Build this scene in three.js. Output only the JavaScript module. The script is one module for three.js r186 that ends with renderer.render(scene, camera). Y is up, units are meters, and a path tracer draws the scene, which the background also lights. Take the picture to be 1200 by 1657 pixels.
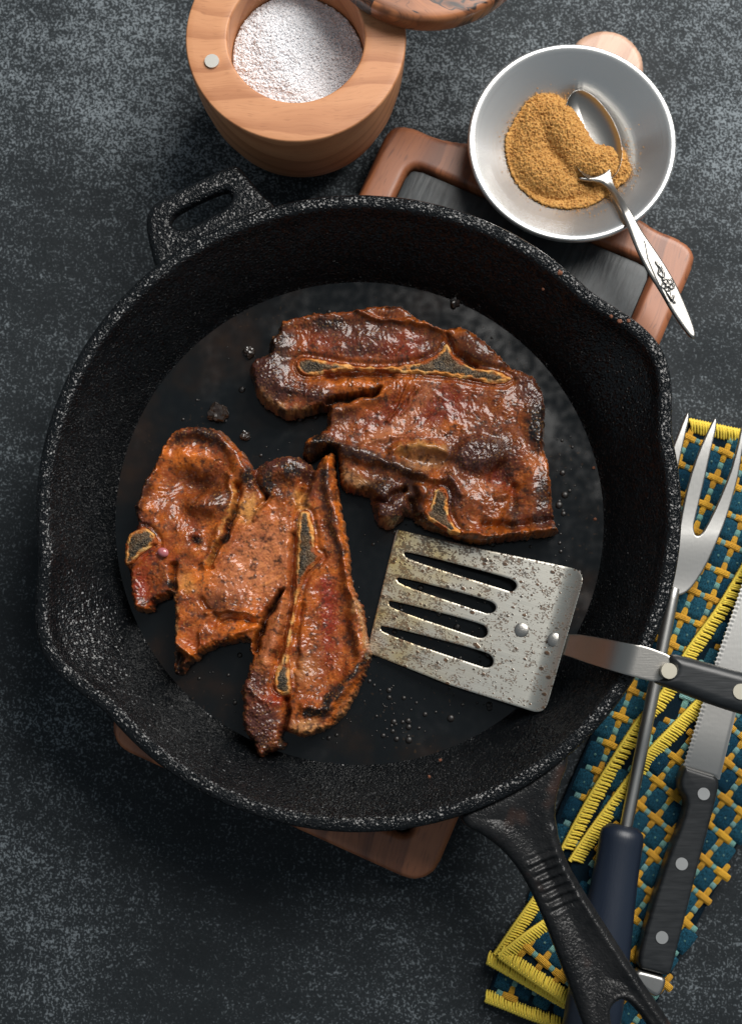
import * as THREE from 'three';
import { mergeGeometries } from 'three/addons/utils/BufferGeometryUtils.js';
import { RectAreaLightUniformsLib } from 'three/addons/lights/RectAreaLightUniformsLib.js';

// ---------------------------------------------------------------- camera, light, exposure
const scene = new THREE.Scene();
const TILT = 8.5 * Math.PI / 180, CAM = [0, 0.745, 0.11], FOCAL = 2250, PW = 1200, PH = 1657;
const camera = new THREE.PerspectiveCamera(2 * Math.atan(PH / 2 / FOCAL) * 180 / Math.PI, PW / PH, 0.02, 20);
camera.position.set(...CAM);
camera.up.set(0, Math.sin(TILT), -Math.cos(TILT));
camera.lookAt(0, CAM[1] - Math.cos(TILT), CAM[2] - Math.sin(TILT));
camera.focus = 0.70;
camera.userData.fStop = 9;
scene.background = new THREE.Color(0.165, 0.190, 0.210);          // the dim room around the table

RectAreaLightUniformsLib.init();
const WIN = { at: [0.60, 1.10, -0.82], w: 0.84, h: 1.0, power: 12.5, color: [1.0, 0.97, 0.93] };   // daylight from a window up and to the right

const renderer = new THREE.WebGLRenderer({ antialias: true });
renderer.setSize(741, 1024);
renderer.toneMapping = THREE.LinearToneMapping;
renderer.toneMappingExposure = 1.08;
renderer.shadowMap.enabled = true;

// ---------------------------------------------------------------- helpers
function mulberry(a) { return () => { a |= 0; a = a + 0x6D2B79F5 | 0; let t = Math.imul(a ^ a >>> 15, 1 | a); t = t + Math.imul(t ^ t >>> 7, 61 | t) ^ t; return ((t ^ t >>> 14) >>> 0) / 4294967296; }; }
const rnd = mulberry(7);
const clamp = (x, a = 0, b = 1) => x < a ? a : x > b ? b : x;
const smooth = (a, b, x) => { const t = clamp((x - a) / (b - a)); return t * t * (3 - 2 * t); };
const mix = (a, b, t) => a + (b - a) * t;
const mix3 = (a, b, t) => [a[0] + (b[0] - a[0]) * t, a[1] + (b[1] - a[1]) * t, a[2] + (b[2] - a[2]) * t];
// gradient noise that repeats after (px, py) cells, -1 .. 1
const GX = new Float32Array(256), GY = new Float32Array(256), PERM = new Uint8Array(512);
{ const r = mulberry(11), p = [...Array(256).keys()]; for (let i = 255; i > 0; i--) { const j = Math.floor(r() * (i + 1)); [p[i], p[j]] = [p[j], p[i]]; } for (let i = 0; i < 512; i++) PERM[i] = p[i & 255]; for (let i = 0; i < 256; i++) { const a = r() * 6.2832; GX[i] = Math.cos(a); GY[i] = Math.sin(a); } }
function noise(x, y, px = 256, py = 256) {
  const xi = Math.floor(x), yi = Math.floor(y), xf = x - xi, yf = y - yi;
  const x0 = ((xi % px) + px) % px, x1 = (x0 + 1) % px, y0 = ((yi % py) + py) % py, y1 = (y0 + 1) % py;
  const u = xf * xf * xf * (xf * (xf * 6 - 15) + 10), v = yf * yf * yf * (yf * (yf * 6 - 15) + 10);
  const a = PERM[PERM[x0 & 255] + (y0 & 255)], b = PERM[PERM[x1 & 255] + (y0 & 255)], c = PERM[PERM[x0 & 255] + (y1 & 255)], d = PERM[PERM[x1 & 255] + (y1 & 255)];
  const n0 = GX[a] * xf + GY[a] * yf, n1 = GX[b] * (xf - 1) + GY[b] * yf, n2 = GX[c] * xf + GY[c] * (yf - 1), n3 = GX[d] * (xf - 1) + GY[d] * (yf - 1);
  return 1.5 * (n0 + u * (n1 - n0) + v * (n2 + u * (n3 - n2) - n0 - u * (n1 - n0)));
}
function fbm(x, y, o = 4, p = 256) { let s = 0, a = 0.5, f = 1; for (let i = 0; i < o; i++) { s += a * noise(x * f + i * 17.3, y * f + i * 9.1, Math.min(256, p * f), Math.min(256, p * f)); a *= 0.5; f *= 2; } return s; }
function pfbm(x, y, o, p) { let s = 0, a = 0.5, f = 1; for (let i = 0; i < o; i++) { s += a * noise(x * f, y * f, p * f, p * f); a *= 0.5; f *= 2; } return s; }
const toS = (c) => c <= 0.0031308 ? 12.92 * c : 1.055 * Math.pow(c, 1 / 2.4) - 0.055;
const fromS = (c) => c <= 0.04045 ? c / 12.92 : Math.pow((c + 0.055) / 1.055, 2.4);
const hex = (h) => [fromS((h >> 16 & 255) / 255), fromS((h >> 8 & 255) / 255), fromS((h & 255) / 255)];
function colorMap(w, h, fn) {                                   // fn gives linear colours
  const d = new Uint8Array(w * h * 4);
  for (let j = 0; j < h; j++) for (let i = 0; i < w; i++) { const c = fn((i + 0.5) / w, (j + 0.5) / h), k = (j * w + i) * 4; for (let q = 0; q < 3; q++) d[k + q] = clamp(toS(clamp(c[q])) * 255 + 0.5, 0, 255); d[k + 3] = 255; }
  const t = new THREE.DataTexture(d, w, h, THREE.RGBAFormat, THREE.UnsignedByteType);
  t.colorSpace = THREE.SRGBColorSpace; t.magFilter = THREE.LinearFilter; t.wrapS = t.wrapT = THREE.RepeatWrapping; t.needsUpdate = true; return t;
}
function valueMap(w, h, fn) {
  const d = new Float32Array(w * h * 4);
  for (let j = 0; j < h; j++) for (let i = 0; i < w; i++) { const v = fn((i + 0.5) / w, (j + 0.5) / h), k = (j * w + i) * 4; d[k] = d[k + 1] = d[k + 2] = v; d[k + 3] = 1; }
  const t = new THREE.DataTexture(d, w, h, THREE.RGBAFormat, THREE.FloatType);
  t.magFilter = THREE.LinearFilter; t.wrapS = t.wrapT = THREE.RepeatWrapping; t.needsUpdate = true; return t;
}
const phys = (o) => { const { rgb, ...r } = o; const m = new THREE.MeshPhysicalMaterial(r); if (rgb) m.color.setRGB(...rgb); return m; };

// survey of the table top: the plan position (x, z) of a point seen at (px, py) of the photograph when it stands h metres above the table
const ST = Math.sin(TILT), CT = Math.cos(TILT);
function at(px, py, h) {
  const x = (px - PW / 2) / FOCAL, y = (PH / 2 - py) / FOCAL, k = (h - CAM[1]) / (-CT + y * ST);
  return [CAM[0] + k * x, CAM[2] + k * (-ST - y * CT)];
}
const crop = (ox, oy, s) => (pts) => pts.map((p) => [ox + p[0] / s, oy + p[1] / s, ...p.slice(2)]);

const taken = {};
function numbered(n) { const k = taken[n] = (taken[n] ?? -1) + 1; return k ? `${n}_${String(k).padStart(3, '0')}` : n; }
function tag(o, label, category, group, kind) { if (label) o.userData.label = label; if (category) o.userData.category = category; if (group) o.userData.group = group; if (kind) o.userData.kind = kind; return o; }
function thing(name, label, category, group) { const g = new THREE.Group(); g.name = numbered(name); scene.add(g); return tag(g, label, category, group); }
function part(name, geo, mat, parent) { const m = new THREE.Mesh(geo, mat); m.name = parent === scene ? numbered(name) : name; m.castShadow = m.receiveShadow = true; parent.add(m); return m; }

// closed outlines
function chaikin(p, n = 2) { for (let k = 0; k < n; k++) { const q = []; for (let i = 0; i < p.length; i++) { const a = p[i], b = p[(i + 1) % p.length]; q.push([a[0] * 0.75 + b[0] * 0.25, a[1] * 0.75 + b[1] * 0.25], [a[0] * 0.25 + b[0] * 0.75, a[1] * 0.25 + b[1] * 0.75]); } p = q; } return p; }
function spline(p, n = 6) {                                      // closed Catmull-Rom through the points
  const q = [], L = p.length;
  for (let i = 0; i < L; i++) { const a = p[(i + L - 1) % L], b = p[i], c = p[(i + 1) % L], d = p[(i + 2) % L];
    for (let k = 0; k < n; k++) { const t = k / n, t2 = t * t, t3 = t2 * t; q.push([0, 1].map((m) => 0.5 * (2 * b[m] + (c[m] - a[m]) * t + (2 * a[m] - 5 * b[m] + 4 * c[m] - d[m]) * t2 + (3 * b[m] - a[m] - 3 * c[m] + d[m]) * t3))); } }
  return q;
}
function rounded(p, radii) {                                     // polygon with rounded corners
  const q = [], L = p.length;
  for (let i = 0; i < L; i++) { const a = p[(i + L - 1) % L], b = p[i], c = p[(i + 1) % L], r = Array.isArray(radii) ? radii[i] : radii;
    if (!r) { q.push(b); continue; }
    const u = norm2([a[0] - b[0], a[1] - b[1]]), v = norm2([c[0] - b[0], c[1] - b[1]]);
    for (let k = 0; k <= 7; k++) { const t = k / 7, w0 = (1 - t) * (1 - t), w2 = t * t; q.push([b[0] + r * (u[0] * w0 + v[0] * w2), b[1] + r * (u[1] * w0 + v[1] * w2)]); } }
  return q;
}
const norm2 = (v) => { const l = Math.hypot(v[0], v[1]) || 1; return [v[0] / l, v[1] / l]; };
function segDist(x, y, a, b) { const dx = b[0] - a[0], dy = b[1] - a[1], t = clamp(((x - a[0]) * dx + (y - a[1]) * dy) / (dx * dx + dy * dy || 1)); return Math.hypot(x - a[0] - t * dx, y - a[1] - t * dy); }
function polyDist(x, y, pts) { let m = 1e9; for (let i = 0; i + 1 < pts.length; i++) { const d = segDist(x, y, pts[i], pts[i + 1]); if (d < m) m = d; } return m; }
function inside(x, y, p) { let c = false; for (let i = 0, j = p.length - 1; i < p.length; j = i++) if ((p[i][1] > y) !== (p[j][1] > y) && x < (p[j][0] - p[i][0]) * (y - p[i][1]) / (p[j][1] - p[i][1]) + p[i][0]) c = !c; return c; }
function sdf(loops, wobble) {                                    // positive inside
  const blocks = [];                                              // runs of eight edges with their bounds, so that far runs are skipped
  for (const p of loops) for (let i = 0; i < p.length; i += 8) { const q = []; for (let k = i; k <= Math.min(i + 8, p.length); k++) q.push(p[k % p.length]); let a = 1e9, b = -1e9, c = 1e9, d = -1e9; for (const [x, y] of q) { a = Math.min(a, x); b = Math.max(b, x); c = Math.min(c, y); d = Math.max(d, y); } blocks.push([a, b, c, d, q]); }
  let last = 0;
  return (x, y) => {
    let m = polyDist(x, y, blocks[last][4]), c = false;
    for (let k = 0; k < blocks.length; k++) {
      const [a, b, e, f, q] = blocks[k], dx = x < a ? a - x : x > b ? x - b : 0, dy = y < e ? e - y : y > f ? y - f : 0;
      if (dx * dx + dy * dy < m * m) { const t = polyDist(x, y, q); if (t < m) { m = t; last = k; } }
      if (y >= e && y <= f && x <= b) for (let i = 0; i + 1 < q.length; i++) { const u = q[i], v = q[i + 1]; if ((u[1] > y) !== (v[1] > y) && x < (v[0] - u[0]) * (y - u[1]) / (v[1] - u[1]) + u[0]) c = !c; }
    }
    return (c ? m : -m) + (wobble ? wobble(x, y) : 0);
  };
}
/* A solid from an outline: a fine grid cut along the outline, lifted to top(x, y, d) and bottom(x, y, d), d = distance from the edge.
   map(x, y, h) gives the plan position; sharp keeps hard edges between top and side. */
function slab({ loops, wobble, cell, top, bottom, map, color, sharp = false, uv = 1, noBottom = false }) {
  const f = sdf(loops, wobble); let x0 = 1e9, x1 = -1e9, y0 = 1e9, y1 = -1e9;
  for (const [x, y] of loops[0]) { x0 = Math.min(x0, x); x1 = Math.max(x1, x); y0 = Math.min(y0, y); y1 = Math.max(y1, y); }
  x0 -= cell * 2.3; y0 -= cell * 2.3; const nx = Math.ceil((x1 - x0) / cell) + 3, ny = Math.ceil((y1 - y0) / cell) + 3, N = nx * ny;
  const D = new Float32Array(N);
  for (let j = 0; j < ny; j++) for (let i = 0; i < nx; i++) { let d = f(x0 + i * cell, y0 + j * cell); if (Math.abs(d) < 0.12 * cell) d = d < 0 ? -0.12 * cell : 0.12 * cell; D[j * nx + i] = d; }
  const V = [], id = new Map(), tri = [], rim = [];
  const node = (k) => { let v = id.get(k); if (v === undefined) { v = V.length; V.push([x0 + (k % nx) * cell, y0 + Math.floor(k / nx) * cell, D[k]]); id.set(k, v); } return v; };
  const cut = (a, b) => { if (a > b) [a, b] = [b, a]; const key = N + a * 4 + (b - a === 1 ? 0 : b - a === nx ? 1 : b - a === nx + 1 ? 2 : 3); let v = id.get(key); if (v === undefined) { const t = D[a] / (D[a] - D[b]), ax = a % nx, ay = Math.floor(a / nx), bx = b % nx, by = Math.floor(b / nx); v = V.length; V.push([x0 + (ax + (bx - ax) * t) * cell, y0 + (ay + (by - ay) * t) * cell, 0]); id.set(key, v); } return v; };
  const clip = (a, b, c) => {
    const ia = D[a] > 0, ib = D[b] > 0, ic = D[c] > 0, n = ia + ib + ic;
    if (n === 0) return; if (n === 3) { tri.push(node(a), node(b), node(c)); return; }
    if (n === 1) { if (ib) [a, b, c] = [b, c, a]; else if (ic) [a, b, c] = [c, a, b]; const p = cut(a, b), q = cut(a, c); tri.push(node(a), p, q); rim.push([p, q]); }
    else { if (!ib) [a, b, c] = [b, c, a]; else if (!ic) [a, b, c] = [c, a, b]; const p = cut(a, b), q = cut(a, c); tri.push(p, node(b), node(c), p, node(c), q); rim.push([q, p]); }
  };
  for (let j = 0; j + 1 < ny; j++) for (let i = 0; i + 1 < nx; i++) { const k = j * nx + i; if ((i + j) & 1) { clip(k, k + nx, k + 1); clip(k + 1, k + nx, k + nx + 1); } else { clip(k, k + nx, k + nx + 1); clip(k, k + nx + 1, k + 1); } }
  const P = [], UV = [], C = [], I = [], n = V.length;
  const put = (v, h, isTop) => { const [X, Z] = map(v[0], v[1], h); P.push(X, h, Z); UV.push(X / uv, -Z / uv); if (color) C.push(...color(v[0], v[1], v[2], isTop, h)); return P.length / 3 - 1; };
  for (const v of V) put(v, top(v[0], v[1], v[2]), true);
  for (let i = 0; i < tri.length; i += 3) I.push(tri[i], tri[i + 1], tri[i + 2]);
  if (!noBottom) {
    for (const v of V) put(v, bottom(v[0], v[1], v[2]), false);
    for (let i = 0; i < tri.length; i += 3) I.push(n + tri[i], n + tri[i + 2], n + tri[i + 1]);
    if (sharp) { const side = new Map(); const sv = (k, t) => { const key = k * 2 + t; if (!side.has(key)) side.set(key, put(V[k], t ? top(...V[k]) : bottom(...V[k]), !!t)); return side.get(key); }; for (const [p, q] of rim) I.push(sv(p, 1), sv(q, 0), sv(q, 1), sv(p, 1), sv(p, 0), sv(q, 0)); }
    else for (const [p, q] of rim) I.push(p, n + q, q, p, n + p, n + q);
  }
  const g = new THREE.BufferGeometry();
  g.setAttribute('position', new THREE.Float32BufferAttribute(P, 3)); g.setAttribute('uv', new THREE.Float32BufferAttribute(UV, 2));
  if (color) g.setAttribute('color', new THREE.Float32BufferAttribute(C, 3));
  g.setIndex(I); orient(g); g.computeVertexNormals(); return g;
}
function orient(g) {                                             // first face up: the top comes first
  const p = g.attributes.position, ix = g.index.array; let s = 0;
  for (let i = 0; i < Math.min(ix.length, 300); i += 3) { const [a, b, c] = [ix[i], ix[i + 1], ix[i + 2]]; s += (p.getZ(b) - p.getZ(a)) * (p.getX(c) - p.getX(a)) - (p.getX(b) - p.getX(a)) * (p.getZ(c) - p.getZ(a)); }
  if (s < 0) for (let i = 0; i < ix.length; i += 3) { const t = ix[i + 1]; ix[i + 1] = ix[i + 2]; ix[i + 2] = t; }
}
const survey = (x, y, h) => at(x, y, h);
const flatAt = (h0) => (x, y) => at(x, y, h0);
const bulge = (d, r) => { const t = 1 - clamp(d / r); return Math.sqrt(Math.max(0, 1 - t * t)); };   // quarter-round edge, 0 .. 1
// a tube of varying radius along points
function tube(pts, rad, seg = 10, flat = 1) {
  const P = [], UV = [], I = [], n = pts.length; let len = 0;
  const v = pts.map((p) => new THREE.Vector3(...p));
  for (let i = 0; i < n; i++) {
    const t = new THREE.Vector3().subVectors(v[Math.min(n - 1, i + 1)], v[Math.max(0, i - 1)]).normalize();
    const side = new THREE.Vector3().crossVectors(t, Math.abs(t.y) > 0.9 ? new THREE.Vector3(1, 0, 0) : new THREE.Vector3(0, 1, 0)).normalize(), up = new THREE.Vector3().crossVectors(side, t);
    if (i) len += v[i].distanceTo(v[i - 1]);
    const r = typeof rad === 'function' ? rad(i / (n - 1)) : rad;
    for (let k = 0; k <= seg; k++) { const a = k / seg * Math.PI * 2, c = Math.cos(a) * r, s = Math.sin(a) * r * flat; P.push(v[i].x + side.x * c + up.x * s, v[i].y + side.y * c + up.y * s, v[i].z + side.z * c + up.z * s); UV.push(k / seg, len); }
  }
  for (let i = 0; i + 1 < n; i++) for (let k = 0; k < seg; k++) { const a = i * (seg + 1) + k, b = a + seg + 1; I.push(a, a + 1, b, b, a + 1, b + 1); }
  for (const e of [0, n - 1]) { const c = P.length / 3; P.push(v[e].x, v[e].y, v[e].z); UV.push(0.5, 0); for (let k = 0; k < seg; k++) { const a = e * (seg + 1) + k; if (e) I.push(c, a, a + 1); else I.push(c, a + 1, a); } }
  const g = new THREE.BufferGeometry(); g.setAttribute('position', new THREE.Float32BufferAttribute(P, 3)); g.setAttribute('uv', new THREE.Float32BufferAttribute(UV, 2)); g.setIndex(I); g.computeVertexNormals(); return g;
}
// a surface of revolution round (cx, cz); profile = [r, y] pairs; swell(theta, y) adds to r; uv in metres, or planar for wood
function revolve(cx, cz, prof, seg, { swell, planar, turns = 6 } = {}) {
  const P = [], UV = [], I = [], K = prof.length, L = [0]; for (let i = 1; i < K; i++) L.push(L[i - 1] + Math.hypot(prof[i][0] - prof[i - 1][0], prof[i][1] - prof[i - 1][1]));
  for (let j = 0; j <= seg; j++) { const a = j / seg * Math.PI * 2, c = Math.cos(a), s = Math.sin(a);
    for (let i = 0; i < K; i++) { let [r, y] = prof[i]; if (swell) [r, y] = swell(a, r, y); const x = cx + c * r, z = cz + s * r; P.push(x, y, z); if (planar) UV.push(...planar(x, y, z)); else UV.push(j / seg * turns, L[i] / 0.16); } }
  for (let j = 0; j < seg; j++) for (let i = 0; i + 1 < K; i++) { const a = j * K + i, b = a + K; I.push(a, a + 1, b, b, a + 1, b + 1); }
  const g = new THREE.BufferGeometry(); g.setAttribute('position', new THREE.Float32BufferAttribute(P, 3)); g.setAttribute('uv', new THREE.Float32BufferAttribute(UV, 2)); g.setIndex(I); g.computeVertexNormals();
  const N = g.attributes.normal; for (let i = 0; i < K; i++) { const a = i, b = seg * K + i, v = [0, 1, 2].map((q) => N.array[a * 3 + q] + N.array[b * 3 + q]), l = Math.hypot(...v) || 1; for (let q = 0; q < 3; q++) N.array[a * 3 + q] = N.array[b * 3 + q] = v[q] / l; }
  return g;
}
function fillet(prof, step) { const q = []; for (let i = 0; i + 1 < prof.length; i++) { const a = prof[i], b = prof[i + 1], n = Math.max(1, Math.round(Math.hypot(b[0] - a[0], b[1] - a[1]) / step)); for (let k = 0; k < n; k++) q.push([mix(a[0], b[0], k / n), mix(a[1], b[1], k / n)]); } q.push(prof[prof.length - 1]); return q; }
const open = (p, n) => { const c = new THREE.SplineCurve(p.map((q) => new THREE.Vector2(q[0], q[1]))); return c.getPoints(n).map((v) => [v.x, v.y]); };
// ---------------------------------------------------------------- the window that lights the table (outside the picture)
{
  const w = thing('window', 'bright daylight window with white frame beside the table', 'window');
  w.userData.kind = 'structure';
  const frame = new THREE.MeshStandardMaterial({ roughness: 0.6 }); frame.color.setRGB(0.7, 0.7, 0.68);
  const glow = new THREE.MeshStandardMaterial({ emissive: new THREE.Color(...WIN.color), emissiveIntensity: 0.5, color: 0x222222 });
  w.position.set(...WIN.at); w.lookAt(0, 0.25, 0);
  const T = 0.045, hw = WIN.w / 2, hh = WIN.h / 2;
  const bar = (sx, sy, x, y) => part('window_frame', new THREE.BoxGeometry(sx, sy, 0.03).translate(x, y, 0.01), frame, w);
  bar(WIN.w + 2 * T, T, 0, hh + T / 2); bar(WIN.w + 2 * T, T, 0, -hh - T / 2); bar(T, WIN.h, -hw - T / 2, 0); bar(T, WIN.h, hw + T / 2, 0); bar(T, WIN.h, 0, 0);
  for (const s of [-1, 1]) {
    const pw = hw - T / 2, px = s * (hw / 2 + T / 4);
    part('window_pane', new THREE.BoxGeometry(pw, WIN.h, 0.006).translate(px, 0, 0), glow, w);
    const l = new THREE.RectAreaLight(new THREE.Color(...WIN.color), WIN.power, pw, WIN.h);
    l.position.set(px, 0, 0.03); l.rotation.y = Math.PI; w.add(l);
  }
}

// ---------------------------------------------------------------- table top
{
  const S = 0.8, q = 2048;                                       // the pattern repeats every 0.8 m
  const col = colorMap(q, q, (u, v) => {
    const cloud = pfbm(u * 8, v * 8, 4, 8) + 0.5 * pfbm(u * 3, v * 3, 2, 3), X = (u - 0.03) * S, Z = -(v - 0.41) * S;   // scuffed pale patches, at random
    const paintedFalloff = smooth(0.02, -0.22, X) * (0.55 + 0.45 * smooth(0.25, -0.1, Z)) * 0.55 + 0.3 * smooth(-0.05, -0.3, Z);  // light falloff painted into the colour: paler to the left and far side
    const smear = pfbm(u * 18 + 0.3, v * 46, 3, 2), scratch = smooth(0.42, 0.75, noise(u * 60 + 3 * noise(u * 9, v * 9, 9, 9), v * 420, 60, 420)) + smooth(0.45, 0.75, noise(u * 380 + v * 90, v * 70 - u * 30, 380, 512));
    const dens = clamp(0.36 + cloud * 0.62 + smear * 0.5 + paintedFalloff * 0.85 + 0.15 * scratch);
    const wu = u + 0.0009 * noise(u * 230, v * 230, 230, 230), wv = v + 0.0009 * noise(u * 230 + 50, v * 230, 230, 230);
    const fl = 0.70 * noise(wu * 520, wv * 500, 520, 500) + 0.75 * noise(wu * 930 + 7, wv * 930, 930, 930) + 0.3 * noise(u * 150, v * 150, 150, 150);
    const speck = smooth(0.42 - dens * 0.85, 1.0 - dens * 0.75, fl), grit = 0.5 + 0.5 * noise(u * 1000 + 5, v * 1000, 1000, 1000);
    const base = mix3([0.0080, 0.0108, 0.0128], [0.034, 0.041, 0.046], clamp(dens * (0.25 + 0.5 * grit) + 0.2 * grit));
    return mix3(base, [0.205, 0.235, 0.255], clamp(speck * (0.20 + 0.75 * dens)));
  });
  const bump = valueMap(1024, 1024, (u, v) => 0.5 + 0.35 * noise(u * 320, v * 320, 320, 320) + 0.2 * pfbm(u * 60, v * 60, 3, 60));
  const rough = valueMap(1024, 1024, (u, v) => 0.70 + 0.12 * pfbm(u * 20, v * 20, 4, 20));
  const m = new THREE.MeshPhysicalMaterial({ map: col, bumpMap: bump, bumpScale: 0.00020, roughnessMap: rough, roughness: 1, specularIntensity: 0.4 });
  const n = 40, g = new THREE.BoxGeometry(1.6, 0.03, 1.6).translate(0, -0.015, 0), p = g.attributes.position, uv = g.attributes.uv;
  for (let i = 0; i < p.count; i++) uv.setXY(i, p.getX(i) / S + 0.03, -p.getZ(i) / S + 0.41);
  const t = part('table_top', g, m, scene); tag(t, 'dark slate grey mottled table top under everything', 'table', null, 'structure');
}

// ---------------------------------------------------------------- woods
function woodMap(w, h, { dark, mid, light, lines = 40, wave = 1, streak = 0.5, knots = 0, seed = 0 }) {
  return colorMap(w, h, (u, v) => {
    const wv = v + 0.05 * wave * fbm(u * 2.2 + seed, v * 3, 3) + 0.006 * wave * noise(u * 9 + seed, v * 26);
    const t = wv * lines + 0.9 * fbm(u * 1.3 + seed, v * 4, 2), ring = t - Math.floor(t), late = smooth(0.35, 0.93, ring) * (1 - smooth(0.93, 1.0, ring));
    const fine = 0.5 + 0.5 * noise(u * 7 + seed * 9, wv * 150), hair = 0.5 + 0.5 * noise(u * 16 + seed, wv * 240), pores = smooth(0.40, 0.72, noise(u * 26 + seed * 5, wv * 250));
    const broad = 0.5 + 1.1 * fbm(u * 1.1 + seed * 3, wv * 7, 3);
    let c = mix3(light, mid, clamp(0.15 + 0.55 * late + 0.35 * (fine - 0.5) + 0.5 * (broad - 0.5)));
    c = mix3(c, dark, clamp(streak * (0.55 * late * late + 0.55 * smooth(0.6, 1.0, broad) * fine + 0.30 * smooth(0.55, 0.9, hair)) + 0.55 * pores * streak));
    if (knots) { const k = fbm(u * 4 + 4, wv * 13 + seed, 4), e = Math.abs(k - 0.12); c = mix3(c, dark, clamp(knots * (smooth(0.05, 0.0, e) * 0.9 + smooth(0.14, 0.34, k)))); }
    return c;
  });
}
const boardWood = phys({ map: woodMap(1024, 1024, { dark: [0.075, 0.024, 0.012], mid: [0.205, 0.064, 0.025], light: [0.35, 0.125, 0.052], lines: 11, streak: 0.7, seed: 2.3 }), roughness: 0.45, clearcoat: 0.25, clearcoatRoughness: 0.34 });

// ---------------------------------------------------------------- serving board with slate
const BO = { o: [0.0116, -0.2176], ux: [0.9145, 0.4045], uy: [-0.4045, 0.9145], w: 0.1830, l: 0.3700, top: 0.018 };
const boardPt = (a, b) => [BO.o[0] + a * BO.ux[0] + b * BO.uy[0], BO.o[1] + a * BO.ux[1] + b * BO.uy[1]];
{
  const g = thing('serving_board', 'reddish wood paddle board with dark slate centre under the skillet', 'serving board');
  const W = BO.w, L = BO.l, hx = W / 2, R = 0.0205;
  const outer = [];
  // paddle: rounded corners, shoulders that sweep up into a round-ended grip
  const left = open([[0, 0.034], [0, 0.010], [0.0035, 0.002], [0.012, -0.001], [0.028, -0.0015], [0.046, -0.007], [0.058, -0.020], [hx - 0.023, -0.046], [hx - 0.0215, -0.076]], 50);
  // (the grip is its own mesh in a paler tone, meeting the frame under the bowl)
  const grip = [], JOIN = -0.030, skew = (q) => 0.004 * smooth(-0.02, -0.06, q);
  for (const p of left) (p[1] >= JOIN ? outer : grip).push([p[0] + skew(p[1]), p[1]]);
  const first = outer[outer.length - 1], back = [...left].reverse();
  for (let k = 1; k < 16; k++) { const a = Math.PI - k / 16 * Math.PI; grip.push([hx + 0.004 + Math.cos(a) * 0.0215, -0.0775 - Math.sin(a) * 0.0215]); }
  for (const p of back) (p[1] >= JOIN ? outer : grip).push([W - p[0] + skew(p[1]), p[1]]);
  grip.push([W - first[0] + 2 * skew(first[1]), first[1] - 0.0006], [first[0], first[1] - 0.0006]);
  for (let k = 0; k <= 8; k++) { const a = k / 8 * Math.PI / 2; outer.push([W - 0.014 + 0.014 * Math.cos(a), L - 0.014 + 0.014 * Math.sin(a)]); }
  for (let k = 0; k <= 8; k++) { const a = Math.PI / 2 + k / 8 * Math.PI / 2; outer.push([0.014 + 0.014 * Math.cos(a), L - 0.014 + 0.014 * Math.sin(a)]); }
  const F = 0.0195, hole = rounded([[F, F], [W - F, F], [W - F, L - F], [F, L - F]], 0.007);
  const map = (x, y) => boardPt(x, y), T = BO.top, rr = 0.004;
  const frame = slab({ loops: [outer, hole], cell: 0.0012, map, top: (x, y, d) => T - rr + rr * bulge(d, rr), bottom: (x, y, d) => 0.0005 + 0.003 * (1 - bulge(d, 0.003)), uv: 1 });
  // grain runs along the board
  const p = frame.attributes.position, uv = frame.attributes.uv;
  for (let i = 0; i < p.count; i++) { const dx = p.getX(i) - BO.o[0], dz = p.getZ(i) - BO.o[1]; uv.setXY(i, (dx * BO.uy[0] + dz * BO.uy[1]) / 0.22, (dx * BO.ux[0] + dz * BO.ux[1]) / 0.22 + p.getY(i) / 0.3); }
  part('frame', frame, boardWood, g);
  const gg = slab({ loops: [grip], cell: 0.0012, map, top: (x, y, d) => T - 0.0003 - rr + rr * bulge(d, rr), bottom: (x, y, d) => 0.0007 + 0.003 * (1 - bulge(d, 0.003)), uv: 1 });
  { const q = gg.attributes.position, w = gg.attributes.uv; for (let i = 0; i < q.count; i++) { const dx = q.getX(i) - BO.o[0], dz = q.getZ(i) - BO.o[1]; w.setXY(i, (dx * BO.uy[0] + dz * BO.uy[1]) / 0.2 + 0.4, (dx * BO.ux[0] + dz * BO.ux[1]) / 0.2 + q.getY(i) / 0.3); } }
  tag(part('grip', gg, phys({ map: woodMap(512, 512, { dark: [0.22, 0.105, 0.062], mid: [0.46, 0.265, 0.175], light: [0.58, 0.37, 0.26], lines: 12, wave: 0.7, streak: 0.4, seed: 3.9 }), roughness: 0.45, clearcoat: 0.15, clearcoatRoughness: 0.34 }), g), 'pale wooden round-ended grip of the board');
  const slateCol = colorMap(512, 512, (u, v) => { const a = fbm(u * 6, v * 40, 5), b = fbm(u * 30 + 5, v * 60, 3); return mix3([0.010, 0.013, 0.015], [0.040, 0.048, 0.052], clamp(0.45 + 0.8 * a + 0.35 * b)); });
  const slateBump = valueMap(512, 512, (u, v) => 0.5 + 0.5 * fbm(u * 8, v * 60, 5));
  const sl = slab({ loops: [rounded([[F + 0.0006, F + 0.0006], [W - F - 0.0006, F + 0.0006], [W - F - 0.0006, L - F - 0.0006], [F + 0.0006, L - F - 0.0006]], 0.0068)], cell: 0.004, map, top: (x, y, d) => 0.0152 - 0.0006 * (1 - bulge(d, 0.0012)), bottom: () => 0.001, uv: 0.12, sharp: true });
  { const q = sl.attributes.position, w = sl.attributes.uv; for (let i = 0; i < q.count; i++) { const dx = q.getX(i) - BO.o[0], dz = q.getZ(i) - BO.o[1]; w.setXY(i, (dx * BO.uy[0] + dz * BO.uy[1]) / 0.16, (dx * BO.ux[0] + dz * BO.ux[1]) / 0.16); } }
  tag(part('slate_inlay', sl, phys({ map: slateCol, bumpMap: slateBump, bumpScale: 0.0003, roughness: 0.5 }), g), 'dark grey slate panel set in the board');
}

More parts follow.
